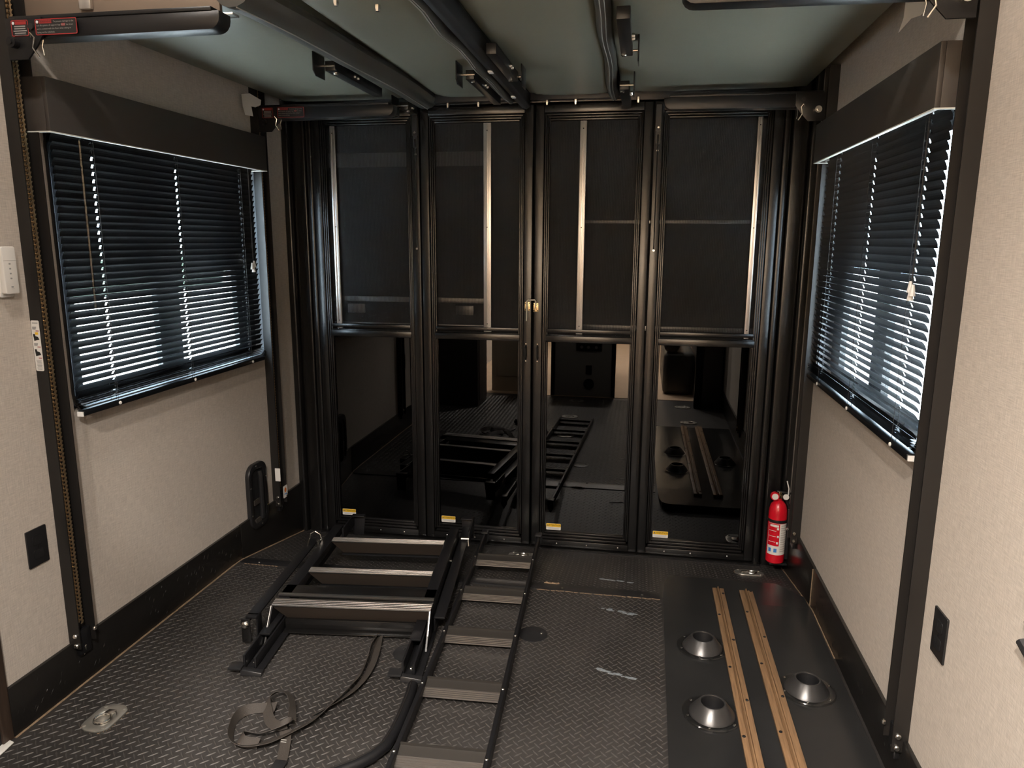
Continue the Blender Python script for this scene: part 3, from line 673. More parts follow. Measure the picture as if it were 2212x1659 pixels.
for dx in (-.006, .006): mk('welt_seam', B().tube([(.372+dx-.020*k/12+.004*math.sin(k*1.1), Y0-.03+(Y1-Y0+.02)*k/12, ZS-.0145-.006*math.sin(k*.8)) for k in range(13)], .0016, 5), M['thread'], t)
for x in (.062, .187, .455): mk('nut', B().bolt((x, 3.345, ZS-.004), .007, -.024, 'z', 6), M['zinc'], t)
mk('rear_frame', B().box((-.01, 3.325, ZS-.008), (.40, 3.365, ZS+.10)), M['steel'], t, bevel=.002)
mk('front_skirt', B().box((.40, 1.877, ZS-.036), (1.205, 1.892, ZS+.14)), M['bvinyl'], t, bevel=.004)
leg(t, .022, 2.73, 2.33, .032); leg(t, .428, 2.42, 2.03, .036); leg(t, .408, 2.93, 3.34, .036)
t = tag(mk('gap_flap', B().prism([(-.060, ZS+.02), (-.052, ZS-.035), (-.030, ZS-.042), (-.014, ZS-.030), (-.014, ZS+.02)], 'y', 1.60, 3.36), M['black'], bevel=.003), 'black flap hanging in the gap between the two raised sofas', 'flap')
for y in (2.60, 3.05): mk('flap_clip', B().box((-.046, y, ZS-.045), (-.030, y+.03, ZS-.040)), M['white'], t)
# scraps of white paper tape near the top corners
def scrap(lb, pts, ax, a, b_, m='paper'):
    return tag(mk('paper_scrap', B().prism(pts, ax, a, b_), M[m], smooth=False), lb, 'paper')
scrap('torn white paper scrap under the left sofa beside the rear rail', [(-1.188, 1.988), (-1.185, 1.940), (-1.176, 1.905), (-1.140, 1.898), (-1.146, 1.938), (-1.128, 1.934), (-1.104, 1.942), (-1.100, 1.962), (-1.15, 1.990)], 'y', 3.0, 3.001)
scrap('white paper scrap hanging at the upper right near the front rail', [(1.119, 2.03), (1.117, 1.94), (1.108, 1.905), (1.135, 1.938), (1.155, 1.944), (1.168, 1.956), (1.168, 2.03)], 'y', 2.1, 2.101)

# ------------------------------------------------------------------ fittings on the walls
def outlet(s, yc, zc, lb):
    X = s*HW; t = thing('wall_outlet', lb, 'outlet', (X, yc, zc), 'black wall outlets')
    mk('cover_plate', B().prism(rrect(yc-.036, zc-.056, yc+.036, zc+.056, .003), 'x', X, X-s*.005), M['plastic'], t, bevel=.001)
    for dz in (-.021, .021):
        f = mk('socket', B().prism(rrect(yc-.017, zc+dz-.014, yc+.017, zc+dz+.014, .006), 'x', X-s*.005, X-s*.0065), M['black'], t)
        mk('slot', B().box((X-s*.0065, yc-.008, zc+dz-.002), (X-s*.0069, yc-.006, zc+dz+.007)).box((X-s*.0065, yc+.006, zc+dz-.002), (X-s*.0069, yc+.008, zc+dz+.006)), M['ink'], f)
    mk('screw', B().bolt((X-s*.005, yc, zc), .003, -s*.001, 'x'), M['steel'], t)
outlet(-1, 1.731, .507, 'black outlet plate on the left wall near the front rail')
outlet(1, 1.688, .506, 'black outlet plate on the right wall near the front rail')
t = thing('remote_control', 'white wall remote in its holder on the left wall', 'remote', (-HW, 1.755, 1.30))
mk('holder', B().prism(rrect(1.709, 1.232, 1.753, 1.30, .004), 'x', -HW, -HW+.010), M['white'], t, bevel=.001)
rm = mk('handset', B().prism(rrect(1.713, 1.241, 1.757, 1.368, .005), 'x', -HW+.010, -HW+.026), M['white'], t, bevel=.002)
bt = B()
for z in (1.322, 1.309, 1.296, 1.283): bt.prism(rrect(1.731, z-.002, 1.737, z+.002, .0015), 'x', -HW+.026, -HW+.0264)
bt.box((-HW+.026, 1.715, 1.3305), (-HW+.0263, 1.755, 1.3312)).box((-HW+.026, 1.731, 1.258), (-HW+.0263, 1.738, 1.262)).box((-HW+.026, 1.730, 1.2545), (-HW+.0263, 1.740, 1.2553))
mk('button_print', bt, M['grey'], rm, smooth=False)
# recessed cup low on the left wall
t = thing('recessed_cup', 'black recessed plastic cup low on the left wall beside the rear rail', 'wall cup', (-HW, 2.94, .10))
RY0, RY1, RZ0, RZ1 = 2.862, 3.022, .085, .392
mk('flange', B().ring(rrect(RY0, RZ0, RY1, RZ1, .055, 8), rrect(RY0+.026, RZ0+.03, RY1-.026, RZ1-.03, .035, 8), 'x', -HW, -HW+.021), M['plastic'], t, bevel=.004)
mk('back_plate', B().prism(rrect(RY0+.02, RZ0+.024, RY1-.02, RZ1-.024, .035, 8), 'x', -HW+.012, -HW+.014), M['black'], t)
mk('strap_bar', B().tube([(-HW+.020, 2.955, RZ0+.04), (-HW+.024, 2.955, RZ0+.06), (-HW+.024, 2.955, RZ1-.06), (-HW+.020, 2.955, RZ1-.04)], .012, 10), M['plastic'], t)
mk('strap_fold', B().box((-HW+.0142, 2.90, .20), (-HW+.020, 2.95, .225)).box((-HW+.0142, 2.90, .115), (-HW+.022, 2.95, .135)), M['web'], t)
for yy, zz in ((2.93, RZ1-.012), (2.955, RZ0+.012), (RY0+.012, .29), (RY0+.012, .16), (RY1-.012, .31), (RY1-.012, .17)):
    mk('screw', B().bolt((-HW+.021, yy, zz), .004, .002, 'x'), M['zinc'], t)
t = thing('wall_hook', 'black hook at the right edge of the picture, low on the right wall', 'hook', (HW, 1.31, .70))
mk('prong', B().tube([(HW, 1.297, .712), (HW-.004, 1.322, .716), (HW-.006, 1.344, .728)], .006, 8), M['plastic'], t)
mk('prong', B().tube([(HW, 1.292, .66), (HW-.006, 1.317, .672), (HW-.010, 1.346, .688)], .009, 8), M['plastic'], t)
# white metal corner plate at the left edge of the floor
t = thing('corner_plate', 'pale metal corner plate screwed to the floor at the left edge', 'plate', (-1.20, 1.50, 0))
mk('plate', B().prism([(-1.205, 1.44), (-1.174, 1.495), (-1.180, 1.545), (-1.205, 1.552)], 'z', .003, .006), M['white'], t, bevel=.001)
mk('screw', B().bolt((-1.193, 1.50, .006), .004, .002, 'z'), M['zinc'], t)

# ------------------------------------------------------------------ fire extinguisher
EX, EY = 1.145, 3.285; ez = -.040
t = thing('fire_extinguisher', 'red fire extinguisher with white label in the right rear corner', 'extinguisher', (EX, EY, ez))
R = .040
mk('cylinder', B().lathe([(1e-4, 0), (R-.006, 0), (R, .006), (R, .235), (R*.96, .252), (R*.80, .274), (R*.50, .289), (.013, .294), (.013, .302)], (EX, EY, ez), 36), M['red'], t)
mk('strap_band', B().lathe([(R+.0015, .196), (R+.0025, .197), (R+.0025, .209), (R+.0015, .210)], (EX, EY, ez), 36), M['plastic'], t)
A0, A1 = -2.75, -.10
lb_ = mk('label', B().lathe([(R+.0006, .045), (R+.0006, .193)], (EX, EY, ez), 24, ang=(A0, A1)), M['white'], t)
lb_['label'] = 'white paper label with a red panel'
mk('label_panel', B().lathe([(R+.001, .088), (R+.001, .192)], (EX, EY, ez), 12, ang=(A0+.05, -1.42)), M['red'], lb_)
pb = B()
for k in range(12): pb.lathe([(R+.001, .06+k*.011), (R+.001, .066+k*.011)], (EX, EY, ez), 8, ang=(-1.28, -.42))
mk('fine_print', pb, mat('pale_print', (.55, .52, .48), .6), lb_)
pb = B()
for k, (a, z) in enumerate(((-1.62, .165), (-1.58, .128), (-1.62, .098))): pb.lathe([(R+.0016, z), (R+.0016, z+.010)], (EX, EY, ez), 4, ang=(a-.10, a+.10))
pb.lathe([(R+.0016, .178), (R+.0016, .188)], (EX, EY, ez), 8, ang=(-2.5, -1.55))
for k in range(3): pb.lathe([(R+.0016, .106+k*.026), (R+.0016, .108+k*.026)], (EX, EY, ez), 8, ang=(-2.6, -1.8))
mk('label_picture', pb, M['white'], lb_)
pb = B()
for a in (-2.35, -1.75): pb.lathe([(R+.0016, .058), (R+.0016, .076)], (EX, EY, ez), 4, ang=(a-.18, a+.14))
mk('label_icon', pb, M['blue'], lb_)
hz = ez+.302
hd = mk('valve', B().lathe([(.013, 0), (.015, .004), (.015, .016), (.010, .020), (.010, .032), (1e-4, .032)], (EX, EY, hz), 16), M['gold'], t)
mk('gauge', B().lathe([(1e-4, -.012), (.018, -.012), (.020, -.006), (.020, .002), (.012, .006), (1e-4, .006)], (EX-.022, EY-.014, hz+.014), 20, 'y'), M['red'], hd)
mk('gauge_face', B().disc((EX-.022, EY-.0262, hz+.014), .014, -.0008, 'y', 18), M['white'], hd)
mk('lever', B().hexa([(EX-.012, EY-.008, hz+.030), (EX+.052, EY-.008, hz+.020), (EX+.052, EY+.008, hz+.020), (EX-.012, EY+.008, hz+.030)], [(EX-.012, EY-.008, hz+.036), (EX+.055, EY-.006, hz+.027), (EX+.055, EY+.006, hz+.027), (EX-.012, EY+.008, hz+.036)]), M['plastic'], hd, bevel=.002)
mk('carry_handle', B().tube([(EX+.008, EY, hz+.006), (EX+.03, EY, hz-.004), (EX+.045, EY, hz-.035), (EX+.046, EY, hz-.075)], .007, 8), M['plastic'], hd)
mk('pin_disc', B().disc((EX+.026, EY-.014, hz+.012), .013, -.004, 'y', 16), M['white'], hd)
mk('pull_tie', B().tube([(EX+.036, EY-.010, hz+.02), (EX+.036, EY-.012, hz+.05), (EX+.026, EY-.012, hz+.085)], .0028, 6), M['white'], hd)
mk('wall_bracket', B().box((EX+R-.001, EY-.02, ez+.02), (HW-.012, EY+.02, ez+.26)).box((EX-.025, EY-.02, ez-.012), (HW-.012, EY+.02, ez-.002)), M['plastic'], t, bevel=.003)

# ------------------------------------------------------------------ floor fittings
def tie_down(x, y, rot, lb):
    z = fz(y); T = Matrix.Translation((x, y, z)) @ Matrix.Rotation(-math.atan(SL) if y > KINK else 0, 4, 'X') @ Matrix.Rotation(rot, 4, 'Z')
    t = thing('tie_down_ring', lb, 'tie-down', (x, y, z), 'recessed floor tie-downs')
    oc = [(-.045, -.05), (-.032, -.063), (.032, -.063), (.045, -.05), (.045, .05), (.032, .063), (-.032, .063), (-.045, .05)]
    n = 24; cut = lambda a: 1.
    ou = []; inn = []
    for i in range(n):
        a = 2*PI*i/n+.01; ca, sa = math.cos(a), math.sin(a)
        k = min(.045/max(abs(ca), 1e-6), .063/max(abs(sa), 1e-6), .086/max(abs(ca)+abs(sa), 1e-6)); ou.append((k*ca, k*sa)); inn.append((.029*ca, .036*sa+.0))
    mk('plate', B(T).ring(ou, inn, 'z', .0005, .006), M['galv'], t, bevel=.0012)
    mk('dish', B(T).lathe([(.030, .0058), (.025, .0022), (1e-4, .0016)], (0, 0, 0), 24), M['galv'], t)
    mk('ring', B(T).tube([(.022*math.cos(2*PI*i/20), -.008+.022*math.sin(2*PI*i/20), .0065) for i in range(20)], .0042, 8, closed=True), M['zinc'], t)
    mk('ring_strap', B(T).hexa([(-.013, .012, .0025), (.013, .012, .0025), (.013, .033, .006), (-.013, .033, .006)], [(-.013, .012, .011), (.013, .012, .011), (.013, .035, .008), (-.013, .035, .008)]), M['zinc'], t, bevel=.0015)
    for sx in (-.031, .031):
        for sy in (-.045, .045): mk('screw', B(T).bolt((sx, sy, .006), .0058, .0022, 'z', 12), M['galv'], t)
    b = B(T)
    for i in range(22):
        a = random.uniform(0, 2*PI); ca, sa = math.cos(a), math.sin(a); k = min(.045/max(abs(ca), 1e-6), .063/max(abs(sa), 1e-6), .086/(abs(ca)+abs(sa)))+.0015
        b.lathe([(1e-4, .0022), (.0014, .001), (.0018, 0)], (k*ca, k*sa, 0), 5)
    mk('sealant_bead', b, M['dust'], t)
tie_down(-1.008, 1.687, 0., 'steel tie-down ring in the floor at the lower left, nearest the left wall')
tie_down(0.0, 1.705, PI/2, 'steel tie-down ring between the lowest two ladder rungs')
tie_down(-.012, 3.215, PI/2, 'steel tie-down ring by the doors beyond the top of the ladder')
tie_down(1.03, 3.225, PI/2, 'steel tie-down ring at the foot of the fire extinguisher')
for x, y, lb in ((-.03, .52, 'steel tie-down ring in front of the kitchen counter, mirrored in the door glass'), (-.03, 1.12, 'steel tie-down ring just before the ladder end, mirrored in the door glass'), (.88, .60, 'steel tie-down ring near the kitchen step at the right, mirrored in the door glass'), (.90, 1.14, 'steel tie-down ring at the near end of the black plate, mirrored in the door glass')):
    tie_down(x, y, PI/2, lb)
t = thing('floor_plug', 'round black cap with a bolt in the floor right of the ladder', 'cap', (.180, 2.385, 0))
mk('disc', B().lathe([(.052, 0), (.052, .003), (.044, .0055), (1e-4, .006)], (.165, 2.385, 0), 28), M['plastic'], t)
mk('bolt', B().bolt((.195, 2.385, .006), .006, .004, 'z'), M['zinc'], t)
t = thing('floor_plug', 'round black cap in the floor beside the right step leg', 'cap', (-.245, 2.215, 0))
mk('disc', B().lathe([(.055, 0), (.055, .003), (.047, .0055), (1e-4, .006)], (-.235, 2.185, 0), 28), M['plastic'], t)
mk('bolt', B().bolt((-.258, 2.20, .006), .005, .003, 'z'), M['steel'], t)
# glossy black floor plate
pz = .006; plate_pts = [(.615, 1.30), (1.185, 1.30), (1.185, 2.76), (1.150, 2.93)]
pl = [(.618, 1.30), (1.186, 1.30), (1.186, 2.745), (.650, 2.745), (.642, 2.70)]
fb = B()
outer = [(.618, 1.30), (1.186, 1.30), (1.186, 2.755), (.632, 2.755)]
back = [(.640, 2.90), (.655, 2.955), (.69, 2.975), (1.10, 2.975), (1.186, 2.86)]
fb.prism(outer, 'z', .0004, pz)
tilt = [(.632, 2.755)]+back+[(1.186, 2.755)]
fb.add([(x, y, fz(y)+.0004) for x, y in tilt]+[(x, y, pz+.3*(fz(y))) for x, y in tilt],
       [tuple(range(7)), tuple(range(7, 14))[::-1]]+[(i, (i+1) % 7, 7+(i+1) % 7, 7+i) for i in range(7)])
plate = tag(mk('floor_plate', fb, M['plate'], smooth=False), 'glossy black plate covering the right side of the floor', 'floor plate')
for k, (x0, x1, y1) in enumerate(((.829, .874, 2.845), (.934, .986, 2.845))):
    lb = ('tan wooden strip screwed to the black plate, the left of the two', 'tan wooden strip screwed to the black plate, the right of the two')[k]
    xo, xi = (x0, x1); z0 = .0065
    sb = B(); w_ = xi-xo
    sb.prism([(xo, z0), (xo, z0+.010), (xo+w_*.36, z0+.011), (xo+w_*.40, z0+.007), (xo+w_*.46, z0+.018), (xo+w_*.54, z0+.018), (xo+w_*.60, z0+.007), (xo+w_*.64, z0+.011), (xi, z0+.010), (xi, z0)], 'y', 1.30, y1)
    ws = tag(mk('wood_strip', sb, M['wood'], bevel=.0008), lb, 'wood strip', 'wooden floor strips')
    for j in range(9):
        y = 2.80-j*.175+(.04 if k else 0)
        mk('screw', B().bolt((xo+w_*(.15 if j % 2 else .84), y, z0+.0102), .005, .003, 'z'), M['steel'], ws)
for x, y, lb in ((.757, 2.400, 'black cone collar on the glossy plate, rear left of the three'), (.757, 2.028, 'black cone collar on the glossy plate, front left of the three'), (1.062, 2.205, 'black cone collar right of the wooden strips')):
    t = thing('cone_collar', lb, 'collar', (x, y, pz), 'cone collars on the floor plate')
    mk('cone', B().lathe([(.068, .003), (.066, .006), (.0415, .038), (.038, .041), (.0345, .041), (.0335, .038)], (x, y, pz), 48), M['cone'], t)
    mk('bore', B().lathe([(.0335, .038), (.031, .004), (1e-4, .003)], (x, y, pz), 32), M['black'], t)  # blacker than the cone: shade inside the hole put into its colour
    f = mk('clear_flange', B().lathe([(.064, .0065), (.084, .0065), (.087, .004), (.087, .0005), (.064, .0005)], (x, y, pz), 48), M['clear'], t); f['label'] = 'clear plastic flange'
    for j in range(6):
        a = j*PI/3+.35; mk('screw', B().bolt((x+.077*math.cos(a), y+.077*math.sin(a), pz+.0065), .0042, .002, 'z'), M['zinc'], t)

# ------------------------------------------------------------------ folded entry steps lying on the floor
SA = math.radians(6.5)
TS = Matrix.Translation((-.4675, 2.25, 0)) @ Matrix.Rotation(SA, 4, 'Z')
t = thing('entry_steps', 'folded black entry steps with silver tread edges lying on the floor', 'steps', (-.48, 2.5, 0))
def S(): return B(TS)
for s in (-1, 1):
    u0_, u1_ = (s*.285, s*.243)
    mk('side_rail', S().box((u0_, .06, .085), (u1_, .74, .118)).box((s*.285, .06, .012), (s*.278, .74, .085)), M['steel'], t, bevel=.003)
    hu = -.240 if s < 0 else .338; hi_ = hu+.060*(1 if s < 0 else -1); o_ = .008*(1 if s < 0 else -1)
    hd = mk('hanger', S().box((hu, .70, .060), (hu+o_, .88, .116)).box((hu, .855, .110), (hi_, .885, .116)).hexa([(hu, .872, .015), (hi_-o_, .872, .015), (hi_-o_, .877, .015), (hu, .877, .015)], [(hu, .880, .112), (hi_, .880, .112), (hi_, .885, .112), (hu, .885, .112)]), M['steel'], t, bevel=.002)
    # leg foot
    c = s*.262
    lg_ = mk('leg', S().box((c-.034, -.235, .006), (c+.034, .10, .012)).box((c-.034, -.235, .012), (c-.026, .10, .058)).box((c+.002, -.235, .012), (c+.010, .10, .050)).box((c-.034, -.10, .052), (c+.004, .05, .060)), M['steel'], t, bevel=.002)
    mk('foot_pad', S().box((c-.075, -.262, .020), (c-.030, -.222, .028)).hexa([(c-.034, -.262, .001), (c+.036, -.262, .001), (c+.036, -.235, .001), (c-.034, -.235, .001)], [(c-.034, -.258, .022), (c+.036, -.258, .012), (c+.036, -.237, .012), (c-.034, -.237, .022)]), M['plastic'], lg_, bevel=.002)
    mk('bolt', S().bolt((c-.01, -.20, .012), .007, .006, 'z'), M['zinc'], lg_)
    for v in (.12, .30, .48): mk('bolt', S().bolt((s*.2855, v, .05+.03*(v > .4)), .005, s*.004, 'x'), M['zinc'], t)
def tread(v, half, zt, full):
    dp = .046 if full else .036
    st = mk('tread', S().hexa([(-half, v, zt-.006), (half, v, zt-.006), (half, v+dp, zt-.003), (-half, v+dp, zt-.003)], [(-half, v, zt), (half, v, zt), (half, v+dp, zt+.003), (-half, v+dp, zt+.003)]), M['tread'], t, bevel=.001)
    st['label'] = 'silver grooved tread edge'
    gr = S()
    for k in range(4): gr.box((-half, v+.004+k*dp/4.4, zt+.0003+k*.0006), (half, v+.004+(k+.5)*dp/4.4, zt+.0016+k*.0006))
    mk('tread_rib', gr, M['tread'], st, smooth=False)
    rp = mk('riser', S().hexa([(-half+.035, v+.050, zt-.075), (half-.02, v+.050, zt-.075), (half-.02, v+.056, zt-.075), (-half+.035, v+.056, zt-.075)], [(-half, v+.004, zt-.008), (half, v+.004, zt-.008), (half, v+.012, zt-.008), (-half, v+.012, zt-.008)]), mat('dull_bronze_riser', (.060, .046, .036), .5), t)
    mk('riser_lip', S().box((-half+.03, v+.046, zt-.085), (half-.02, v+.09, zt-.078)), M['steel'], t)
tread(.560, .243, .118, 0); tread(.262, .243, .118, 0)
tread(-.008, .285, .118, 1)
mk('top_panel', S().box((-.285, .060, .112), (.285, .150, .118)), M['frame'], t, bevel=.003)
st = mk('trim_strip', S().box((-.285, .060, .1185), (.285, .072, .1245)), M['tread'], t)
for s in (-1, 1):
    mk('end_cheek', S().hexa([(s*.285, -.095, .012), (s*.279, -.095, .012), (s*.279, .05, .012), (s*.285, .05, .012)], [(s*.285, -.010, .116), (s*.279, -.010, .116), (s*.279, .05, .116), (s*.285, .05, .116)]), M['steel'], t)
    mk('cheek_edge', S().tube([(s*.284, -.012, .116), (s*.284, -.064, .052)], .0022, 6), M['alu'], t)
mk('cross_channel', S().box((-.25, .02, .010), (.25, .03, .050)).box((-.25, -.01, .010), (.25, .02, .014)), M['frame'], t, bevel=.002)
lv = mk('swing_arm', S().box((-.352, -.06, .100), (-.312, .60, .107)).box((-.352, -.06, .076), (-.346, .60, .100)).box((-.318, -.07, .014), (-.312, -.03, .104)).box((-.352, -.075, .098), (-.312, -.05, .107)), M['steel'], t, bevel=.002)
mk('end_tab', S().box((-.366, -.082, .012), (-.334, -.076, .100)), M['frame'], lv, bevel=.002)
mk('knob', S().lathe([(.013, 0), (.013, -.006), (.008, -.012), (1e-4, -.013)], (-.350, -.082, .080), 14, 'y'), M['zinc'], lv)
mk('pin_cable', S().tube([(-.335, .52, .110)]+[(-.318+.026*math.cos(a), .575, .118+.034*math.sin(a)) for a in (PI, 2.4, PI/2, .7, 0)]+[(-.293, .56, .108)], .003, 6), M['zinc'], lv)
mk('pin', S().disc((-.298, .555, .100), .010, .022, 'z', 10), M['zinc'], lv)
rv = mk('swing_arm', S().box((.290, .02, .070), (.330, .86, .078)).box((.290, .02, .020), (.296, .86, .070)), M['steel'], t, bevel=.002)
mk('pin', S().tube([(.30, .70, .085), (.335, .70, .085)], .006, 8).tube([(.330, .70, .087), (.333, .69, .055)], .005, 8), M['zinc'], rv)

# black bent handrail tube beside the ladder
pts = [(-.158, 1.985, .019), (-.149, 1.92, .019), (-.143, 1.83, .019), (-.141, 1.76, .019), (-.147, 1.700, .019), (-.168, 1.655, .019), (-.20, 1.615, .019), (-.29, 1.535, .019), (-.42, 1.42, .019)]
t = tag(mk('bent_handrail', B().tube(pts, .0165, 12), M['steel']), 'black bent handrail tube along the left side of the ladder', 'handrail')
mk('seam_line', B().tube([(p[0]-.004, p[1], p[2]+.0158) for p in pts], .0022, 6), M['rail'], t)

# ------------------------------------------------------------------ loft ladder lying flat
LA = math.radians(2.8)
TL = Matrix.Translation((.005, 1.98, 0)) @ Matrix.Rotation(LA, 4, 'Z')
t = thing('loft_ladder', 'black ladder with ribbed rungs lying flat between steps and plate', 'ladder', (.0, 2.3, 0))
def Lb(): return B(TL)
for s in (-1, 1):
    rl = mk('side_rail', Lb().box((s*.133, -.70, .004), (s*.119, 1.20, .044)), M['steel'], t, bevel=.004, seg=3)
    mk('hook', Lb().prism([(s*.126-.016, .050), (s*.126+.016, .050), (s*.126+.016, .006), (s*.126, -.02), (s*.126-.016, .006)], 'y', 1.20, 1.212).box((s*.126-.016, 1.17, .044), (s*.126+.016, 1.212, .052)), M['plastic'], rl, bevel=.003)
    for k in range(6):
        v = 1.39+k*.3105-1.98-.04
        mk('bolt', Lb().bolt((s*.126, v, .044), .0048, .004, 'z'), M['zinc'], rl)
for k in range(6):
    v = 1.39+k*.3105-1.98-.03
    rb = Lb().hexa([(-.119, v-.007, .026), (.119, v-.007, .026), (.119, v+.028, .034), (-.119, v+.028, .034)], [(-.119, v-.007, .030), (.119, v-.007, .030), (.119, v+.028, .038), (-.119, v+.028, .038)]).box((-.119, v+.026, .028), (.119, v+.030, .044))
    nb = Lb()
    for j in range(5):
        yy, zz = v-.007-j*.0062, .030-j*.0024
        nb.hexa([(-.119, yy-.0058, zz-.004), (.119, yy-.0058, zz-.004), (.119, yy, zz-.004), (-.119, yy, zz-.004)], [(-.119, yy-.0050, zz+.0002), (.119, yy-.0050, zz+.0002), (.119, yy-.0008, zz+.0012), (-.119, yy-.0008, zz+.0012)])
    rg = mk('rung', rb, M['steelrung'], t, smooth=False); ns_ = mk('ribbed_nose', nb, M['rung'], rg, smooth=False); ns_['label'] = 'ribbed pale front edge'

# ------------------------------------------------------------------ webbing strap in loose loops
def ribbon(path, wd=.030, th=.0014, name='strap'):
    # path: (x, y, z, tilt) ; ribbon stands on edge when tilt=1 (vertical), lies flat when 0
    P = [Vector(p[:3]) for p in path]; T = [p[3] for p in path]
    # Catmull-Rom resample
    Q = []; TT = []
    for i in range(len(P)-1):
        p0, p1, p2, p3 = P[max(i-1, 0)], P[i], P[i+1], P[min(i+2, len(P)-1)]
        for k in range(5):
            u = k/5
            Q.append(.5*((2*p1)+(p2-p0)*u+(2*p0-5*p1+4*p2-p3)*u*u+(3*p1-p0-3*p2+p3)*u**3)); TT.append(T[i]+(T[i+1]-T[i])*u)
    Q.append(P[-1]); TT.append(T[-1]); b = B(); vs = []; fs = []
    for i, q in enumerate(Q):
        d = (Q[min(i+1, len(Q)-1)]-Q[max(i-1, 0)]).normalized(); side = Vector((-d.y, d.x, 0)).normalized()
        a = TT[i]*PI/2; wv = (side*math.cos(a)+Vector((0, 0, 1))*math.sin(a)); nv = d.cross(wv).normalized()
        q = q+Vector((0, 0, 1))*abs(math.sin(a))*wd*.5
        for e, f in ((-1, -1), (1, -1), (1, 1), (-1, 1)): vs.append(tuple(q+wv*e*wd/2+nv*f*th/2))
    n = len(Q)
    for i in range(n-1):
        o = i*4; fs += [(o+j, o+(j+1) % 4, o+4+(j+1) % 4, o+4+j) for j in range(4)]
    fs += [(0, 1, 2, 3), ((n-1)*4+3, (n-1)*4+2, (n-1)*4+1, (n-1)*4)]
    return b.add(vs, fs)
z0 = .004
main = [(-.374, 2.25, z0, .6), (-.366, 2.17, z0, .9), (-.352, 2.08, z0, .7), (-.347, 2.0, z0, .5), (-.352, 1.94, z0, .6), (-.375, 1.85, z0, .5), (-.40, 1.775, z0, .35), (-.43, 1.715, .010, .3), (-.475, 1.662, .010, .25), (-.53, 1.635, .008, .35), (-.578, 1.650, z0, .6),
        (-.606, 1.695, z0, .8), (-.618, 1.745, z0, .8), (-.605, 1.785, z0, .5), (-.565, 1.805, z0, .35), (-.53, 1.81, .008, .3)]
loop = [(-.452, 1.760, .012, .5), (-.470, 1.80, .018, .6), (-.500, 1.845, .022, .5), (-.535, 1.870, .02, .3), (-.562, 1.862, .012, .5), (-.567, 1.83, .008, .6), (-.545, 1.79, .004, .3), (-.515, 1.752, .004, .2), (-.48, 1.735, .006, .3), (-.455, 1.745, .010, .5), (-.462, 1.722, .012, .5),
        (-.51, 1.695, .006, .4), (-.545, 1.69, z0, .5), (-.562, 1.675, z0, .7), (-.548, 1.655, z0, .4), (-.50, 1.655, .006, .3)]
tail = [(-.452, 1.715, .016, .0), (-.437, 1.69, .008, .1), (-.422, 1.65, .004, .05), (-.405, 1.60, .004, .05)]
second = [(-.366, 2.25, z0, .3), (-.345, 2.16, z0, .2), (-.328, 2.06, z0, .25), (-.330, 1.97, z0, .3), (-.352, 1.90, z0, .3), (-.40, 1.80, .008, .4)]
t = thing('webbing_strap', 'black webbing strap lying in loose loops on the floor', 'strap', (-.48, 1.8, 0))
for p in (main, loop, second): mk('strap_run', ribbon(p), M['web'], t, ang=60)
tl = mk('strap_tail', ribbon(tail), M['web'], t, ang=60)
mk('stitching', B().box((-.446, 1.680, .0125), (-.430, 1.683, .0135)).box((-.443, 1.672, .0118), (-.427, 1.675, .0128)), M['thread'], tl)
mk('end_buckle', B().box((-.425, 1.555, .004), (-.390, 1.61, .010)), M['plastic'], t, bevel=.002)
fr = B()
for k in range(7):
    a = k*.9; fr.tube([(-.550, 1.652, .006), (-.550+.012*math.cos(a), 1.652+.012*math.sin(a), .009)], .0008, 4)
mk('frayed_end', fr, M['dust'], t)

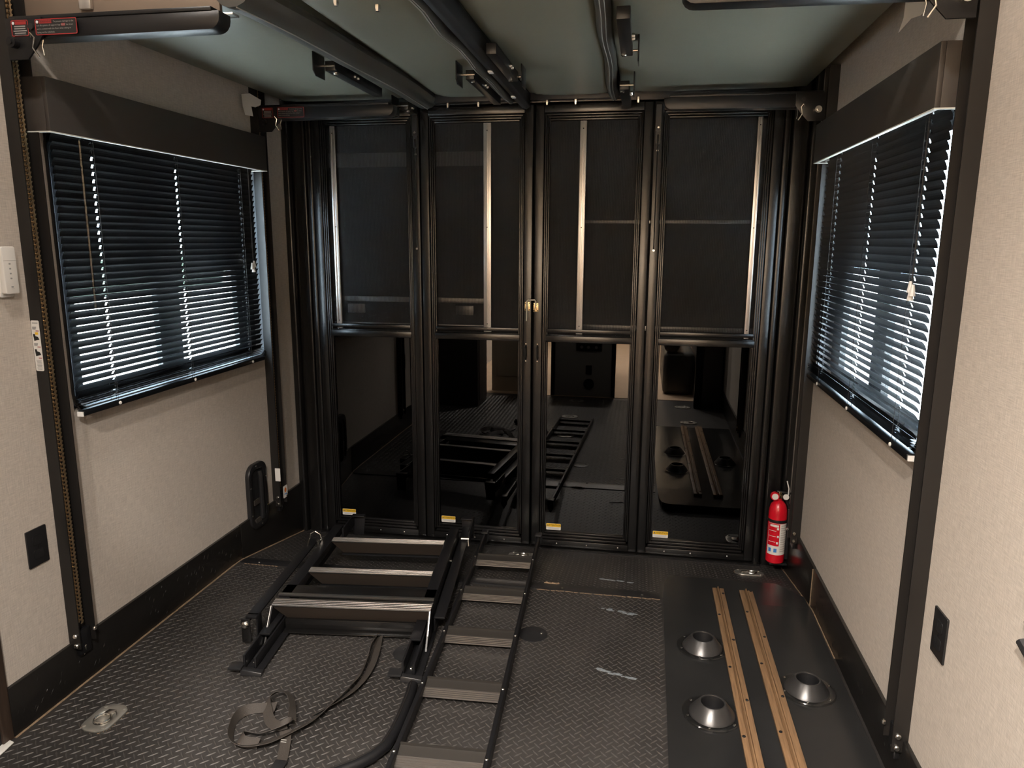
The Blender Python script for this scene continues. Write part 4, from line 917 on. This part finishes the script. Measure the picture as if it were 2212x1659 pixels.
# ------------------------------------------------------------------ kitchen end behind the camera, mirrored in the door glass
t = thing('kitchen_counter', 'grey kitchen counter end panel mirrored in the dark door glass', 'counter', (0, -.2, 0))
mk('body', B().box((-.25, -.9, .004), (.26, .32, .86)), M['cab'], t, bevel=.003)
mk('end_post', B().box((-.285, .29, .004), (-.25, .325, .86)).box((.26, .29, .004), (.295, .325, .86)), M['steel'], t)
mk('counter_top', B().box((-.29, -.93, .86), (.30, .345, .895)), M['door'], t, bevel=.004)
sp = mk('socket_panel', B().box((-.06, .32, .42), (.17, .326, .50)), M['ink'], t)
for x in (-.01, .05, .12): mk('socket', B().disc((x, .326, .455), .014, .003, 'y', 14), M['alu'], sp)
mk('switch_plate', B().box((.03, .32, .21), (.085, .326, .29)), M['ink'], t)
mk('speaker_disc', B().disc((.06, .32, .12), .048, .008, 'y', 24), M['ink'], t)
t = thing('tall_cabinet', 'tall dark cabinet at the left wall mirrored in the door glass', 'cabinet', (-1.0, .75, 0))
mk('body', B().box((-HW+.002, .57, .004), (-.83, .92, 2.2)), M['dcab'], t, bevel=.004)
mk('door_panel', B().box((-.83, .60, .05), (-.822, .89, 2.1)), M['dcab'], t, bevel=.003)
mk('door_handle', B().tube([(-.815, .86, .9), (-.805, .86, .92), (-.805, .86, 1.08), (-.815, .86, 1.1)], .005, 8), M['zinc'], t)
t = thing('cream_door', 'cream panelled door beyond the dark cabinet mirrored in the door glass', 'door', (-.80, .2, 0))
mk('leaf', B().box((-.85, .20, .008), (-.50, .24, 1.95)), M['door'], t, bevel=.003)
mk('raised_panel', B().box((-.80, .24, .15), (-.58, .247, .85)).box((-.80, .24, 1.0), (-.58, .247, 1.8)), M['door'], t, bevel=.006)
struct('trim_6', B().box((.97, .55, .004), (1.03, .62, 2.3)), M['steel'], bevel=.003)
struct('wall_slide', B().box((1.03, -2.2, .004), (1.19, .60, 2.3)), M['dcab'], bevel=.003)
t = thing('recliner', 'dark recliner armrest on the oak floor mirrored in the door glass', 'seat', (.85, -.4, 0))
mk('base', B().box((.72, -1.0, .004), (1.0, .10, .40)), M['dvinyl'], t, bevel=.05, seg=4)
mk('arm_pad', B().box((.72, -1.0, .40), (.86, .12, .60)), M['dvinyl'], t, bevel=.05, seg=4)
for o in list(SC.objects):
    if o.type == 'EMPTY' and not o.children: bpy.data.objects.remove(o)
